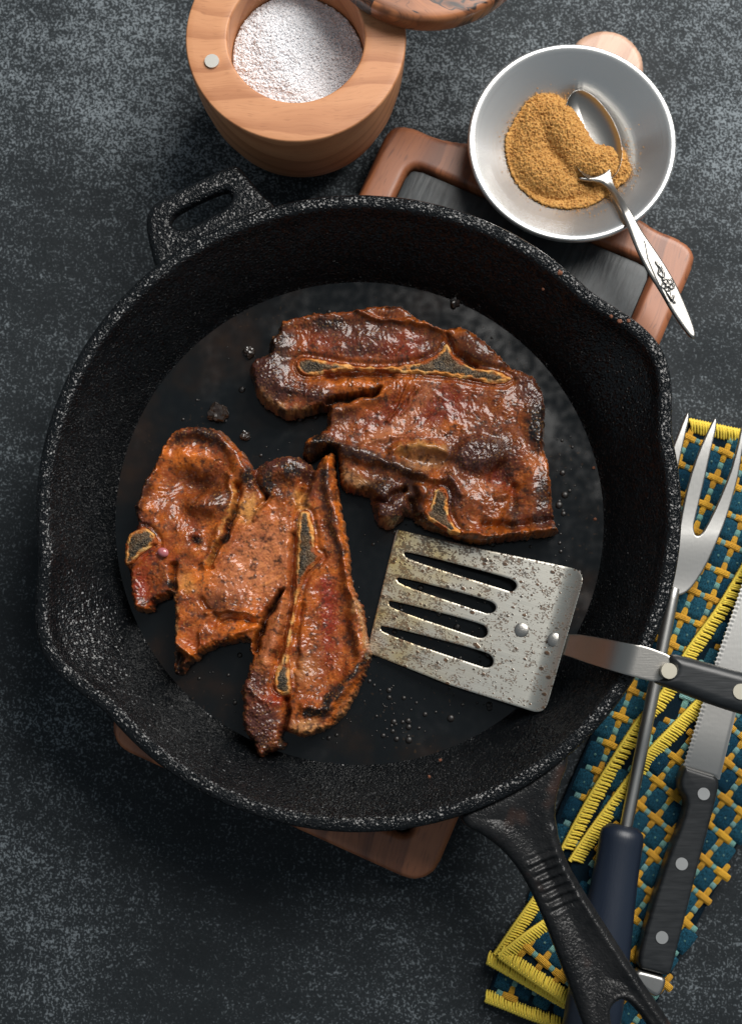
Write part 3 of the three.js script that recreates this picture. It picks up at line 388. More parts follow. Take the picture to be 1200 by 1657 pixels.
{
  const K = crop(380, 470, 2.182);
  const g = thing('pork_chop', 'darker reddish-brown chop with a T-shaped bone across it, above the spatula', 'pork chop', 'chops browning in the skillet');
  chop({ group: g, K, s: 2.182, seed: 11.3, tint: 0.66, thick: 0.0170, grain: (x, y) => 0.15 - 0.9 * smooth(560, 700, x) * 0.6 + 0.2 * noise(x / 60, y / 60),
    outline: [[148, 145], [155, 105], [200, 92], [270, 74], [350, 68], [430, 62], [500, 45], [570, 42], [605, 55], [640, 88], [690, 108], [735, 128], [760, 122], [800, 116], [845, 138], [905, 190], [955, 240], [980, 272], [1022, 272], [1064, 300], [1090, 350], [1104, 400], [1099, 470], [1094, 550], [1112, 600], [1122, 680], [1128, 760], [1134, 800], [1140, 835], [1160, 852], [1100, 862], [1000, 872], [920, 882], [860, 888], [800, 872], [760, 860], [720, 846], [670, 828], [640, 806], [606, 778], [592, 804], [560, 828], [524, 832], [498, 812], [488, 772], [478, 730], [478, 712], [420, 706], [374, 692], [366, 640], [360, 560], [330, 552], [296, 572], [262, 592], [236, 578], [238, 532], [268, 508], [310, 490], [326, 470], [320, 440], [338, 408], [290, 416], [230, 432], [180, 442], [150, 422], [110, 402], [80, 372], [58, 322], [44, 270], [60, 238], [100, 225], [126, 215], [113, 185], [124, 160]],
    relief: [['l', [[150, 115], [300, 90], [430, 85], [560, 70], [640, 110], [720, 140]], 26, 0.0016], ['l', [[430, 78], [500, 108], [620, 112], [725, 142]], 7, 0.0022], ['b', [450, 175, 200, 50], 0.0014], ['b', [860, 210, 95, 50, 0.5], 0.0028, 1.5], ['l', [[740, 150], [770, 210], [850, 270]], 10, -0.0026], ['l', [[320, 300], [430, 300], [560, 300]], 12, -0.0028], ['b', [410, 335, 110, 26], 0.0018], ['l', [[330, 392], [430, 378], [505, 350]], 9, -0.0075], ['l', [[340, 430], [440, 400], [550, 350]], 20, 0.0022],
      ['l', [[605, 335], [585, 400], [540, 455]], 7, 0.0016], ['l', [[580, 330], [560, 390]], 7, 0.0012], ['l', [[640, 340], [620, 400], [590, 440]], 6, 0.0011], ['l', [[240, 540], [300, 540], [400, 570], [520, 605], [650, 650]], 24, 0.0042], ['l', [[380, 545], [450, 560]], 12, 0.001], ['l', [[560, 565], [640, 545], [735, 560]], 20, 0.0032], ['l', [[460, 540], [540, 520], [660, 515]], 10, 0.0012], ['l', [[600, 600], [680, 610], [740, 600]], 22, -0.0016],
      ['b', [865, 580, 92, 62, 0.05], 0.0036, 3.2], ['b', [800, 640, 30, 30], 0.0010], ['b', [940, 665, 60, 45], -0.0042], ['b', [840, 745, 90, 60], 0.0022], ['l', [[925, 720], [975, 735], [960, 790], [920, 820]], 13, 0.0018], ['l', [[985, 690], [975, 760], [930, 830]], 14, -0.003], ['b', [1060, 720, 48, 100], 0.0026], ['l', [[1050, 440], [1070, 520]], 28, 0.0022], ['l', [[800, 862], [920, 872], [1040, 856], [1150, 845]], 12, 0.0026], ['l', [[880, 825], [1000, 830], [1120, 810]], 14, -0.003],
      ['b', [525, 705, 40, 36], 0.0034, 1.6], ['b', [552, 768, 60, 42, -0.3], 0.0040, 1.6], ['l', [[480, 742], [540, 745], [600, 700]], 9, -0.005], ['b', [660, 712, 24, 30], 0.003, 2], ['l', [[620, 740], [640, 790]], 14, -0.005], ['l', [[630, 660], [760, 660], [800, 720]], 13, 0.0022], ['b', [110, 295, 60, 55], 0.0020, 1.6], ['b', [155, 190, 30, 40], 0.0018], ['l', [[170, 340], [230, 360], [310, 370]], 26, 0.0018], ['b', [640, 430, 180, 60, -0.2], -0.0012]],
    paint: [['b', [640, 440, 200, 80, -0.2], 'red', 0.75], ['l', [[500, 520], [620, 440], [700, 330]], 26, 'pink', 0.6], ['l', [[460, 530], [620, 490], [760, 500]], 22, 'pink', 0.6], ['b', [880, 430, 170, 110], 'brown', 0.8], ['b', [760, 400, 80, 60], 'red', 0.6], ['b', [770, 480, 40, 20], 'orange', 0.8], ['b', [400, 180, 200, 60], 'red', 0.55], ['b', [330, 120, 60, 24], 'char', 0.75], ['b', [470, 150, 110, 40], 'dark', 0.6], ['b', [460, 215, 70, 16], 'plum', 0.7], ['b', [560, 80, 100, 30, 0.2], 'brown', 0.9], ['l', [[620, 110], [730, 140], [850, 150], [940, 230]], 12, 'orange', 0.7], ['b', [850, 215, 80, 40, 0.5], 'dark', 0.6], ['b', [620, 200, 90, 50], 'red', 0.6], ['b', [700, 200, 40, 40], 'dark', 0.5],
      ['b', [110, 290, 62, 60], 'plum', 1], ['b', [155, 185, 40, 56], 'char', 0.7], ['l', [[130, 380], [200, 350], [310, 370]], 28, 'plum', 0.8], ['l', [[90, 370], [180, 430]], 16, 'tan', 0.6], ['b', [430, 335, 110, 26], 'orange', 0.7], ['l', [[330, 392], [430, 378], [505, 350]], 9, 'char', 0.9], ['l', [[340, 430], [440, 400], [530, 360]], 18, 'orange', 0.6], ['b', [370, 440, 50, 30], 'dark', 0.6], ['b', [240, 425, 60, 14], 'tan', 0.8],
      ['l', [[270, 545], [400, 570], [520, 605], [650, 650]], 28, 'dark', 0.95], ['b', [290, 545, 44, 36], 'char', 1], ['b', [262, 528, 14, 18], 'orange', 0.9], ['l', [[370, 640], [420, 670], [480, 700]], 24, 'tan', 0.8], ['l', [[590, 565], [650, 550], [740, 565]], 17, 'fat', 0.5], ['b', [680, 600, 80, 34], 'tan', 0.6], ['b', [865, 580, 95, 64], 'plum', 0.9], ['b', [930, 560, 40, 40], 'dark', 0.8], ['b', [940, 660, 46, 34], 'red', 0.9], ['b', [960, 640, 30, 26], 'dark', 0.5], ['b', [840, 740, 100, 60], 'brown', 0.9], ['b', [850, 700, 60, 30], 'pink', 0.4], ['b', [1070, 600, 40, 50], 'orange', 0.8], ['b', [1068, 470, 30, 80], 'char', 1], ['b', [1050, 340, 50, 50], 'plum', 0.7], ['b', [1085, 720, 30, 60], 'char', 0.7], ['l', [[1000, 760], [980, 830]], 22, 'dark', 0.7], ['l', [[900, 866], [1040, 858], [1150, 846]], 10, 'orange', 0.5], ['b', [1090, 810, 40, 30], 'plum', 0.7],
      ['b', [525, 705, 48, 40], 'char', 0.8], ['b', [552, 765, 64, 46, -0.3], 'plum', 1], ['b', [540, 815, 40, 16], 'tan', 0.6], ['l', [[620, 700], [640, 790], [720, 840]], 26, 'dark', 0.85], ['b', [760, 720, 30, 50], 'plum', 0.8]],
    bones: [{ label: 'T-shaped bone lying across the chop', o: [[210, 266], [222, 238], [245, 230], [330, 246], [400, 260], [480, 266], [560, 264], [620, 256], [680, 240], [725, 214], [742, 178], [756, 184], [768, 216], [802, 252], [870, 273], [940, 285], [988, 310], [945, 334], [880, 328], [750, 304], [640, 298], [560, 292], [480, 286], [400, 286], [330, 294], [272, 308], [226, 302]], rim: 3.6 },
      { label: 'short pale-edged bone stub at the chop edge', o: [[698, 700], [740, 688], [757, 720], [752, 770], [777, 830], [806, 858], [772, 866], [722, 842], [652, 790], [690, 760]], rim: 3.6 }] });
}

{
  const [X, Z] = at(263, 893, 0.044);
  tag(part('berry_bit', new THREE.SphereGeometry(0.0024, 20, 14).scale(1.25, 0.8, 1).rotateY(-0.4).translate(X, 0.0418, Z), phys({ rgb: [0.42, 0.13, 0.14], roughness: 0.2, clearcoat: 0.6 }), scene), 'tiny pink round bit on the chop next to the yellowish bone end', 'food bit');
}

// ---------------------------------------------------------------- salt box, its lid and the salt
{
  const cx = -0.0380, cz = -0.2315, T = 0.085, ri = 0.0347;
  const saltWood = phys({ map: woodMap(1024, 1024, { dark: [0.20, 0.068, 0.024], mid: [0.42, 0.165, 0.066], light: [0.54, 0.25, 0.115], lines: 9, wave: 1.1, streak: 0.42, seed: 5.1 }), roughness: 0.5 });
  const g = thing('salt_box', 'round wooden salt box filled with coarse white salt', 'salt box');
  const prof = fillet([[0.0005, 0.0006], [0.034, 0.0006], [0.0375, 0.002], [0.0425, 0.008], [0.0485, 0.021], [0.0525, 0.037], [0.0548, 0.055], [0.0556, 0.072], [0.0558, 0.0835], [0.0555, 0.0846], [0.0548, 0.0850], [ri + 0.0012, 0.0850], [ri + 0.0004, 0.0846], [ri, 0.0838], [ri - 0.0004, 0.040], [0.030, 0.034], [0.0005, 0.034]], 0.003);
  const planar = (x, y, z) => [(x - cx + 0.35 * y) / 0.16 + 0.3, (z - cz + y * 0.9) / 0.16 + 0.2];
  part('body', revolve(cx, cz, prof, 160, { planar }), saltWood, g);
  const [mx, mz] = at(343, 99, T + 0.0006);
  part('magnet', new THREE.CylinderGeometry(0.0036, 0.0038, 0.0022, 40).translate(mx, T, mz), phys({ rgb: [0.62, 0.60, 0.55], metalness: 0.9, roughness: 0.38 }), g);
  const lidWood = phys({ map: woodMap(1024, 1024, { dark: [0.022, 0.011, 0.008], mid: [0.21, 0.070, 0.028], light: [0.40, 0.150, 0.056], lines: 10, wave: 3.6, streak: 0.7, knots: 1.3, seed: 8.7 }), roughness: 0.38, clearcoat: 0.2, clearcoatRoughness: 0.3 });
  const [lx, lz] = at(693, -135, 0.098);
  const lp = fillet([[0.0005, 0.0853], [0.0535, 0.0853], [0.0552, 0.0862], [0.0560, 0.0885], [0.0560, 0.0955], [0.0553, 0.0976], [0.0535, 0.0986], [0.0005, 0.0990]], 0.003);
  tag(part('lid', revolve(lx, lz, lp, 160, { planar: (x, y, z) => [(x - lx) / 0.15 + 0.6 * (z - lz) / 0.15, (z - lz) / 0.15 - 0.4 * (x - lx) / 0.15 + y * 3] }), lidWood, g), 'dark figured wooden lid swung open');
  // salt heap
  const sm = phys({ rgb: [0.86, 0.86, 0.88], roughness: 0.45, specularIntensity: 0.8 });
  const circle = []; for (let k = 0; k < 90; k++) { const a = k / 90 * Math.PI * 2; circle.push([Math.cos(a) * (ri - 0.0007), Math.sin(a) * (ri - 0.0007)]); }
  const sh = (x, y) => 0.0600 + 0.010 * Math.exp(-(((x + 0.012) / 0.020) ** 2 + ((y + 0.006) / 0.03) ** 2)) + 0.004 * Math.exp(-(((x - 0.002) / 0.010) ** 2 + ((y - 0.02) / 0.012) ** 2)) - 0.007 * Math.exp(-(((x - 0.020) / 0.011) ** 2 + ((y - 0.012) / 0.014) ** 2)) + 0.0016 * fbm(x * 160 + 3, y * 160, 3);
  const salt = thing('salt', 'coarse white salt heaped inside the wooden box', 'salt'); salt.userData.kind = 'stuff';
  part('salt_heap', slab({ loops: [circle], cell: 0.0009, map: (x, y) => [cx + x, cz + y], top: (x, y) => sh(x, y) + 0.0005 * noise(x * 900, y * 900), bottom: () => 0.036, uv: 0.05 }), sm, salt);
  const grain = new THREE.InstancedMesh(new THREE.BoxGeometry(1, 1, 1), sm, 9000); grain.name = 'salt_grains'; grain.userData.kind = 'stuff';
  const r = mulberry(5), M = new THREE.Matrix4(), Qn = new THREE.Quaternion(), E = new THREE.Euler();
  for (let i = 0; i < 9000; i++) { const a = r() * 6.2832, q = Math.sqrt(r()) * (ri - 0.0014), x = Math.cos(a) * q, y = Math.sin(a) * q, s = 0.0006 + 0.0009 * r() * r(); E.set(r() * 6, r() * 6, r() * 6); Qn.setFromEuler(E); M.compose(new THREE.Vector3(cx + x, sh(x, y) + 0.0002 + 0.0004 * r(), cz + y), Qn, new THREE.Vector3(s, s * (0.5 + 0.5 * r()), s * (0.6 + 0.6 * r()))); grain.setMatrixAt(i, M); }
  salt.add(grain);
}

// ---------------------------------------------------------------- metal bowl with ground spice and a spoon
const BW = { x: 0.1069, z: -0.1945 };
{
  const scratch = valueMap(1024, 512, (u, v) => 0.5 + 0.25 * noise(u * 6, v * 220, 6, 220) + 0.25 * noise(u * 11, v * 111, 11, 111));
  const steel = phys({ rgb: [0.64, 0.64, 0.63], metalness: 1, roughness: 0.24, anisotropy: 0.9, anisotropyRotation: Math.PI / 2, bumpMap: scratch, bumpScale: 0.00004 });
  const g = thing('mixing_bowl', 'small brushed steel bowl of ground brown spice', 'bowl');
  const prof = fillet([[0.0005, 0.0186], [0.0215, 0.0186], [0.0245, 0.0194], [0.0290, 0.0222], [0.0500, 0.0378], [0.0520, 0.0386], [0.0543, 0.0388], [0.0554, 0.0397], [0.0556, 0.0410], [0.0550, 0.0421], [0.0538, 0.0425], [0.0524, 0.0420], [0.0500, 0.0402], [0.0285, 0.0236], [0.0240, 0.0206], [0.0215, 0.0197], [0.0005, 0.0196]], 0.002);
  part('shell', revolve(BW.x, BW.z, prof, 200, { turns: 1 }), steel, g);
}
const spiceTop = (x, z) => {                                     // plan offsets from the bowl's centre, metres; height above the table
  const P = [[-0.014, -0.004, 0.021, 0.026, 0.30, 0.021], [-0.010, -0.020, 0.014, 0.014, 0, 0.012], [0.005, -0.009, 0.012, 0.019, -0.35, 0.0165], [-0.006, 0.017, 0.022, 0.010, 0.25, 0.008], [0.024, 0.008, 0.011, 0.015, 0, 0.016], [0.004, 0.004, 0.008, 0.016, -0.45, 0.006]];
  let h = 0; for (const [cx, cz, rx, rz, t, a] of P) { const d = blobD(x, z, [cx, cz, rx, rz, t]); h += a * Math.exp(-d * d * 0.55 - d * 0.25); }
  const g1 = polyDist(x, z, [[-0.016, -0.016], [-0.009, 0.002], [0.000, 0.012], [0.012, 0.016]]); h -= 0.0060 * Math.exp(-((g1 / 0.0036) ** 2));
  const g2 = polyDist(x, z, [[-0.010, -0.022], [-0.001, -0.006]]); h += 0.0015 * Math.exp(-((g2 / 0.003) ** 2));
  return 0.0190 + 0.0215 * (1 - Math.exp(-Math.max(0, h) / 0.0200)) + Math.min(0, h);
};
{
  const edge = chaikin([[-0.0300, -0.006], [-0.0265, -0.0135], [-0.0200, -0.0245], [-0.0130, -0.0300], [-0.0040, -0.0300], [0.0035, -0.0255], [0.0100, -0.016], [0.0150, -0.0070], [0.0185, -0.0075], [0.0285, -0.0070], [0.0325, 0.003], [0.0305, 0.0120], [0.0215, 0.0185], [0.0130, 0.0250], [0.0020, 0.0275], [-0.0100, 0.0262], [-0.0200, 0.0200], [-0.0272, 0.0100]].map(([x, y]) => [x < 0.006 || y > 0.008 ? x * 1.14 - 0.001 : x, y * 1.14 + 0.001]), 2);
  const wall = (x, z) => { const r = Math.hypot(x, z); return r < 0.0225 ? 0.0199 : 0.0199 + (r - 0.0225) * 0.75; };
  const col = (x, y, d) => { const n = noise(x * 900, y * 900), m = fbm(x * 120, y * 120 + 4, 3), q = noise(x * 1900 + 9, y * 1900); let c = mix3([0.37, 0.175, 0.044], [0.54, 0.295, 0.090], clamp(0.5 + 0.5 * n + 0.8 * m)); if (q > 0.35) c = mix3(c, [0.15, 0.062, 0.018], 0.7); if (q < -0.42) c = mix3(c, [0.62, 0.40, 0.16], 0.6); return c; };
  const geo = slab({ loops: [edge], wobble: (x, y) => 0.0006 * noise(x * 500, y * 500) + 0.0004 * noise(x * 1500, y * 1500), cell: 0.00036, map: (x, y) => [BW.x + x, BW.z + y], top: (x, y, d) => Math.max(wall(x, y) + 0.0004, mix(wall(x, y) + 0.0004, Math.max(spiceTop(x, y), wall(x, y) + 0.0030), bulge(d, 0.010))) + clamp(d / 0.002) * (0.00085 * noise(x * 900, y * 900) + 0.0012 * fbm(x * 330, y * 330, 2)), bottom: (x, y) => wall(x, y) - 0.0001, color: col, uv: 0.05 });
  const s = thing('ground_spice', 'heap of ground golden-brown spice in the steel bowl', 'spice'); s.userData.kind = 'stuff';
  const dust = phys({ vertexColors: true, roughness: 0.95, specularIntensity: 0.25 });
  part('spice_heap', geo, dust, s);
  const n = 1500, gr = new THREE.InstancedMesh(new THREE.IcosahedronGeometry(1, 0), phys({ rgb: [0.46, 0.22, 0.06], roughness: 0.95 }), n); gr.name = 'spice_grains'; gr.userData.kind = 'stuff';
  const r = mulberry(77), M = new THREE.Matrix4(), f = sdf([edge]);
  for (let i = 0; i < n;) { const a = r() * 6.2832, q = Math.sqrt(r()) * 0.040, x = Math.cos(a) * q, y = Math.sin(a) * q, d = f(x, y); const keep = d > 0 ? 0.4 : Math.exp(d / 0.0022) * (x > 0 ? 1 : 0.3); if (r() > keep) continue; const k = (0.00018 + 0.00018 * r()) * (d > 0 ? 1.5 : 1); const h = d > 0 ? Math.max(wall(x, y) + 0.0004, mix(wall(x, y) + 0.0004, Math.max(spiceTop(x, y), wall(x, y) + 0.0030), bulge(d, 0.010))) : wall(x, y); M.makeScale(k, k * 0.8, k).setPosition(BW.x + x, h + k * 0.5, BW.z + y); gr.setMatrixAt(i++, M); }
  s.add(gr);
}
const steelPlain = phys({ rgb: [0.38, 0.365, 0.34], metalness: 1, roughness: 0.34, bumpMap: valueMap(512, 512, (u, v) => 0.5 + 0.3 * noise(u * 4, v * 200, 4, 200) + 0.2 * noise(u * 40, v * 40, 40, 40)), bumpScale: 0.00003 });
{
  const K = crop(560, 20, 2);
  const g = thing('spoon', 'steel spoon with an embossed rose on its handle, standing in the spice', 'spoon');
  // bowl of the spoon: a shallow dish, hidden on one side by the spice
  const tip = [737, 268], neck = [842, 548], mid = [(tip[0] + neck[0]) / 2, (tip[1] + neck[1]) / 2], L = Math.hypot(tip[0] - neck[0], tip[1] - neck[1]) / 2, a = Math.atan2(tip[1] - neck[1], tip[0] - neck[0]);
  const egg = []; for (let k = 0; k < 40; k++) { const t = k / 40 * 6.2832, w = 84 * (1 - 0.16 * Math.cos(t)); const u = Math.cos(t) * L, v = Math.sin(t) * w; egg.push([mid[0] + u * Math.cos(a) - v * Math.sin(a), mid[1] + u * Math.sin(a) + v * Math.cos(a)]); }
  const lean = (x, y) => { const s = ((x - 560 - neck[0] / 2) * Math.cos(a) + (y - 20 - neck[1] / 2) * Math.sin(a)); return 0.0305 + 0.000028 * s; };
  const dish = (x, y, d) => lean(x, y) - 0.0060 * (1 - Math.exp(-d / 15)) + 0.0010 * Math.exp(-d / 4);
  part('bowl', slab({ loops: [K(egg)], cell: 0.9, map: flatAt(0.030), top: dish, bottom: (x, y, d) => dish(x, y, d) - 0.0012, uv: 0.05 }), steelPlain, g);
  // handle: rises over the bowl's edge, widens and ends in a blunt point
  const hl = chaikin(K([[790, 536], [750, 533], [752, 544], [800, 549], [832, 556], [858, 590], [884, 640], [906, 690], [926, 745], [950, 800], [980, 856], [1010, 900], [1050, 972], [1092, 1032], [1114, 1058], [1132, 1052], [1122, 1012], [1098, 950], [1066, 880], [1036, 828], [1010, 788], [978, 742], [950, 700], [924, 650], [894, 602], [868, 566], [856, 528], [858, 508], [846, 506], [826, 524]]), 2);
  const axis = K([[842, 548], [880, 608], [925, 685], [985, 800], [1050, 910], [1123, 1056]]);
  const along = (x, y) => { let best = 1e9, s = 0, acc = 0; for (let i = 0; i + 1 < axis.length; i++) { const p = axis[i], q = axis[i + 1], l = Math.hypot(q[0] - p[0], q[1] - p[1]), t = clamp(((x - p[0]) * (q[0] - p[0]) + (y - p[1]) * (q[1] - p[1])) / (l * l)), d = Math.hypot(x - p[0] - t * (q[0] - p[0]), y - p[1] - t * (q[1] - p[1])); if (d < best) { best = d; s = acc + t * l; } acc += l; } return s; };
  const lift = (x, y) => { const s = along(x, y); return 0.0300 + 0.0140 * smooth(0, 62, s) + 0.004 * smooth(50, 130, s) - 0.0030 * smooth(140, 290, s); };
  const rose = K([[1037, 884]])[0];
  const petals = []; for (let k = 0; k < 5; k++) { const t = k / 5 * 6.2832 + 0.4; petals.push([rose[0] + Math.cos(t) * 6, rose[1] + Math.sin(t) * 6.5]); }
  const vines = [K([[1000, 812], [1012, 830], [1008, 848], [1020, 860]]), K([[1012, 822], [1024, 846], [1022, 868]]), K([[1040, 904], [1046, 926], [1058, 940]]), K([[1034, 908], [1050, 934], [1054, 920]])];
  const line = K([[965, 745], [975, 800], [1000, 860], [1040, 940]]);
  const emboss = (x, y) => { let h = 0; for (const p of petals) { const d = Math.hypot(x - p[0], y - p[1]); h += 0.00050 * Math.exp(-(((d - 3.6) / 1.3) ** 2)) + 0.0002 * Math.exp(-((d / 3) ** 2)); } const c = Math.hypot(x - rose[0], y - rose[1]); h += 0.0008 * Math.exp(-((c / 3.2) ** 2)); for (const v of vines) h += 0.00055 * Math.exp(-((polyDist(x, y, v) / 1.6) ** 2)); return h + 0.00025 * Math.exp(-((polyDist(x, y, line) / 1.2) ** 2)); };
  part('handle', slab({ loops: [hl], cell: 0.6, map: (x, y) => at(x, y, lift(x, y)), top: (x, y, d) => lift(x, y) + 0.0013 * bulge(d, 5) + emboss(x, y), bottom: (x, y, d) => lift(x, y) - 0.0008 * bulge(d, 4), uv: 0.05 }), steelPlain, g);
}

// ---------------------------------------------------------------- crocheted cloth, folded in three
const strandBump = valueMap(256, 256, (u, v) => 0.5 + 0.5 * Math.abs(Math.sin(v * Math.PI * 5 + 0.8 * noise(u * 8, v * 8, 8, 8))) * (0.8 + 0.2 * Math.sin((u * 14 + v * 5) * 6.283)));
const yarn = (rgb, v, lo = 0.42) => phys({ map: colorMap(128, 128, (u, w) => { const n = noise(u * 20 + v, w * 20), s = Math.abs(Math.sin(w * Math.PI * 5)); const k = (lo + (1.04 - lo) * s) * (1 + 0.35 * n); return [rgb[0] * k, rgb[1] * k, rgb[2] * k]; }), bumpMap: strandBump, bumpScale: 0.001, roughness: 0.9, specularIntensity: 0.3, sheen: 0.25, sheenRoughness: 0.6, sheenColor: new THREE.Color(...rgb) });
const knitBump = valueMap(256, 256, (u, v) => 0.5 + 0.35 * noise(u * 26 + 2.5 * noise(u * 5, v * 5, 5, 5), v * 60, 26, 60) + 0.3 * noise(u * 40, v * 18, 40, 18));
const yarn2 = (rgb, v) => phys({ map: colorMap(128, 128, (u, w) => { const k = 1.05 + 0.9 * noise(u * 9 + v, w * 30 + v) + 0.6 * noise(u * 30, w * 9 + v); return [rgb[0] * k, rgb[1] * k, rgb[2] * k]; }), bumpMap: knitBump, bumpScale: 0.0009, roughness: 0.92, specularIntensity: 0.3, sheen: 0.3, sheenRoughness: 0.6, sheenColor: new THREE.Color(...rgb) });
const ORANGE = [0, 1, 2].map((k) => yarn([0.74 + 0.05 * k, 0.385 + 0.035 * k, 0.050], k * 3)), YELLOW = [0, 1].map((k) => yarn([0.95, 0.70 + 0.04 * k, 0.10], k * 5, 0.85)), TEAL = [0, 1].map((k) => yarn([0.26, 0.50 + 0.04 * k, 0.48], k * 7)), BLUE = [0, 1, 2, 3].map((k) => yarn2([0.007 + 0.003 * k, 0.050 + 0.012 * k, 0.090 + 0.014 * k], k * 2.3)), DEEP = yarn2([0.003, 0.016, 0.030], 1);
function pillow(w, l, h, nu = 8, nv = 6, pw = 2.6) {             // a soft pad: rounded in plan and in height, length along x
  const P = [], UV = [], I = [];
  for (let j = 0; j <= nv; j++) for (let i = 0; i <= nu; i++) { const u = i / nu * 2 - 1, v = j / nv * 2 - 1; const x = u * Math.sqrt(1 - v * v * 0.18), y = v * Math.sqrt(1 - u * u * 0.18), e = Math.pow(Math.max(0, 1 - Math.pow(Math.abs(u), pw)), 0.5) * Math.pow(Math.max(0, 1 - Math.pow(Math.abs(v), pw)), 0.5); P.push(x * l / 2, h * e, y * w / 2); UV.push(i / nu, j / nv); }
  for (let j = 0; j < nv; j++) for (let i = 0; i < nu; i++) { const a = j * (nu + 1) + i, b = a + nu + 1; I.push(a, b, a + 1, a + 1, b, b + 1); }
  const g = new THREE.BufferGeometry(); g.setAttribute('position', new THREE.Float32BufferAttribute(P, 3)); g.setAttribute('uv', new THREE.Float32BufferAttribute(UV, 2)); g.setIndex(I); g.computeVertexNormals(); return g;
}
{
  const g = thing('crochet_cloth', 'folded blue cloth with orange cross stitches and yellow edging under the cutlery', 'cloth');
  const U = 0.000328, pitchA = 47 * U, pitchB = 33 * U;           // lattice of the stitches: 15.4 x 10.8 mm
  const bar = pillow(0.0040, 0.0090, 0.0012, 8, 6, 3), post = pillow(0.0034, 0.0118, 0.0009, 8, 6, 3), wrap = pillow(0.0033, 0.0038, 0.0010, 5, 5, 3), tuft = pillow(0.0090, 0.0130, 0.0020, 8, 7, 3.6), dot = pillow(0.0011, 0.0013, 0.0006, 4, 4);
  const r = mulberry(21);
  function layer(poly, h, origin, dirA, clipTo, opts = {}) {
    const { teal = false, sheetTop = h } = opts;
    part('cloth_layer', slab({ loops: [poly], cell: 6, map: flatAt(h), top: (x, y, d) => h - 0.0006 * (1 - bulge(d, 8)), bottom: () => opts.low ?? h - 0.0025, uv: 0.006 }), DEEP, g);
    const A = norm2(dirA), B = [-A[1], A[0]], o = at(...origin, h), f = sdf([clipTo ?? poly]);
    const px = (X, Z) => { const vx = X - CAM[0], vy = h - CAM[1], vz = Z - CAM[2], D = -vy * CT - vz * ST; return [PW / 2 + FOCAL * vx / D, PH / 2 - FOCAL * (vy * ST - vz * CT) / D]; };
    const ta = Math.atan2(-A[1], A[0]), tb = Math.atan2(-B[1], B[0]);
    const put = (name, geo, mats, X, Z, turn, dy = 0, s = 1) => { const [qx, qy] = px(X, Z), d = f(qx, qy); if (d < opts.inset || qx < 770 || qx > 1235 || qy < 660 || qy > 1690) return; const m = part(name, geo, mats[Math.floor(r() * mats.length)], g); m.position.set(X, h + dy, Z); m.rotation.y = turn + (r() - 0.5) * 0.12; m.scale.set(s * (0.95 + 0.1 * r()), 0.9 + 0.25 * r(), s * (0.95 + 0.1 * r())); };
    for (let i = -40; i <= 40; i++) for (let j = -40; j <= 40; j++) {
      const X = o[0] + A[0] * i * pitchA + B[0] * j * pitchB, Z = o[1] + A[1] * i * pitchA + B[1] * j * pitchB, [qx, qy] = px(X, Z);
      if (qx < 730 || qx > 1260 || qy < 620 || qy > 1730) continue;
      const C1 = teal ? TEAL : ORANGE, C2 = teal ? ORANGE : TEAL;
      put('cross_stitch', bar, C1, X, Z, tb, 0.0008); put('long_stitch', post, C1, X, Z, ta, 0.0004);
      put('wrap_stitch', wrap, C2, X + A[0] * pitchA / 2, Z + A[1] * pitchA / 2, ta, 0.0003); put('wrap_stitch', wrap, C2, X + B[0] * pitchB / 2, Z + B[1] * pitchB / 2, tb, 0.0003);
      const TX = X + A[0] * pitchA / 2 + B[0] * pitchB / 2, TZ = Z + A[1] * pitchA / 2 + B[1] * pitchB / 2;
      put('blue_tuft', tuft, BLUE, TX, TZ, ta, 0); put('tuft_centre', dot, TEAL, TX, TZ, ta, 0.0019);
    }
  }
  function edging(pts, h, w = 22, name = 'yellow_edging') {       // overlock stitches: a cord with loops reaching into the cloth
    const line = open(pts, 200), seg = []; let acc = 0; const step = 4.7, geos = [[], []];
    const P3 = (p, hh) => { const [X, Z] = at(p[0], p[1], hh); return [X, hh, Z]; };
    let k = 0;
    for (let i = 1; i < line.length; i++) { const a = line[i - 1], b = line[i], l = Math.hypot(b[0] - a[0], b[1] - a[1]); acc += l;
      if (acc >= step) { acc -= step; const t = norm2([b[0] - a[0], b[1] - a[1]]), n = [-t[1], t[0]], j = (r() - 0.5) * 2.4; const q = (u, v) => [b[0] + n[0] * u + t[0] * (v + j * 0.4), b[1] + n[1] * u + t[1] * (v + j * 0.4)];
        geos[k++ & 1].push(tube([P3(q(-3, -1), h - 0.0012), P3(q(-2.4, -1), h + 0.0008), P3(q(1, 0), h + 0.0021), P3(q(5, 1.5), h + 0.0024), P3(q(w * 0.55, 3), h + 0.0020), P3(q(w + j, 4.5), h + 0.0009), P3(q(w + 2 + j, 5), h - 0.0002)], (s) => 0.00060 + 0.00022 * Math.exp(-((s - 0.3) * (s - 0.3)) / 0.04), 6)); } }
    const c1 = []; for (let i = 0; i < line.length; i += 1) c1.push(P3([line[i][0], line[i][1]], h + 0.0016));
    for (const s of [0, 1]) part(name, mergeGeometries(geos[s]), YELLOW[s], g).userData.kind = 'stuff';
    part('edge_cord', tube(c1, 0.0011, 6), YELLOW[0], g);
  }
  const hA = 0.0040, hB = 0.0075, hC = 0.0110;
  const polyA = [[1113, 678], [1205, 700], [1262, 715], [1240, 880], [1115, 1075], [1000, 1260], [960, 1330], [1100, 1500], [1010, 1690], [910, 1662], [784, 1622], [830, 1500], [880, 1420], [895, 1330], [960, 1180], [1010, 1060], [1050, 900], [1080, 760]];
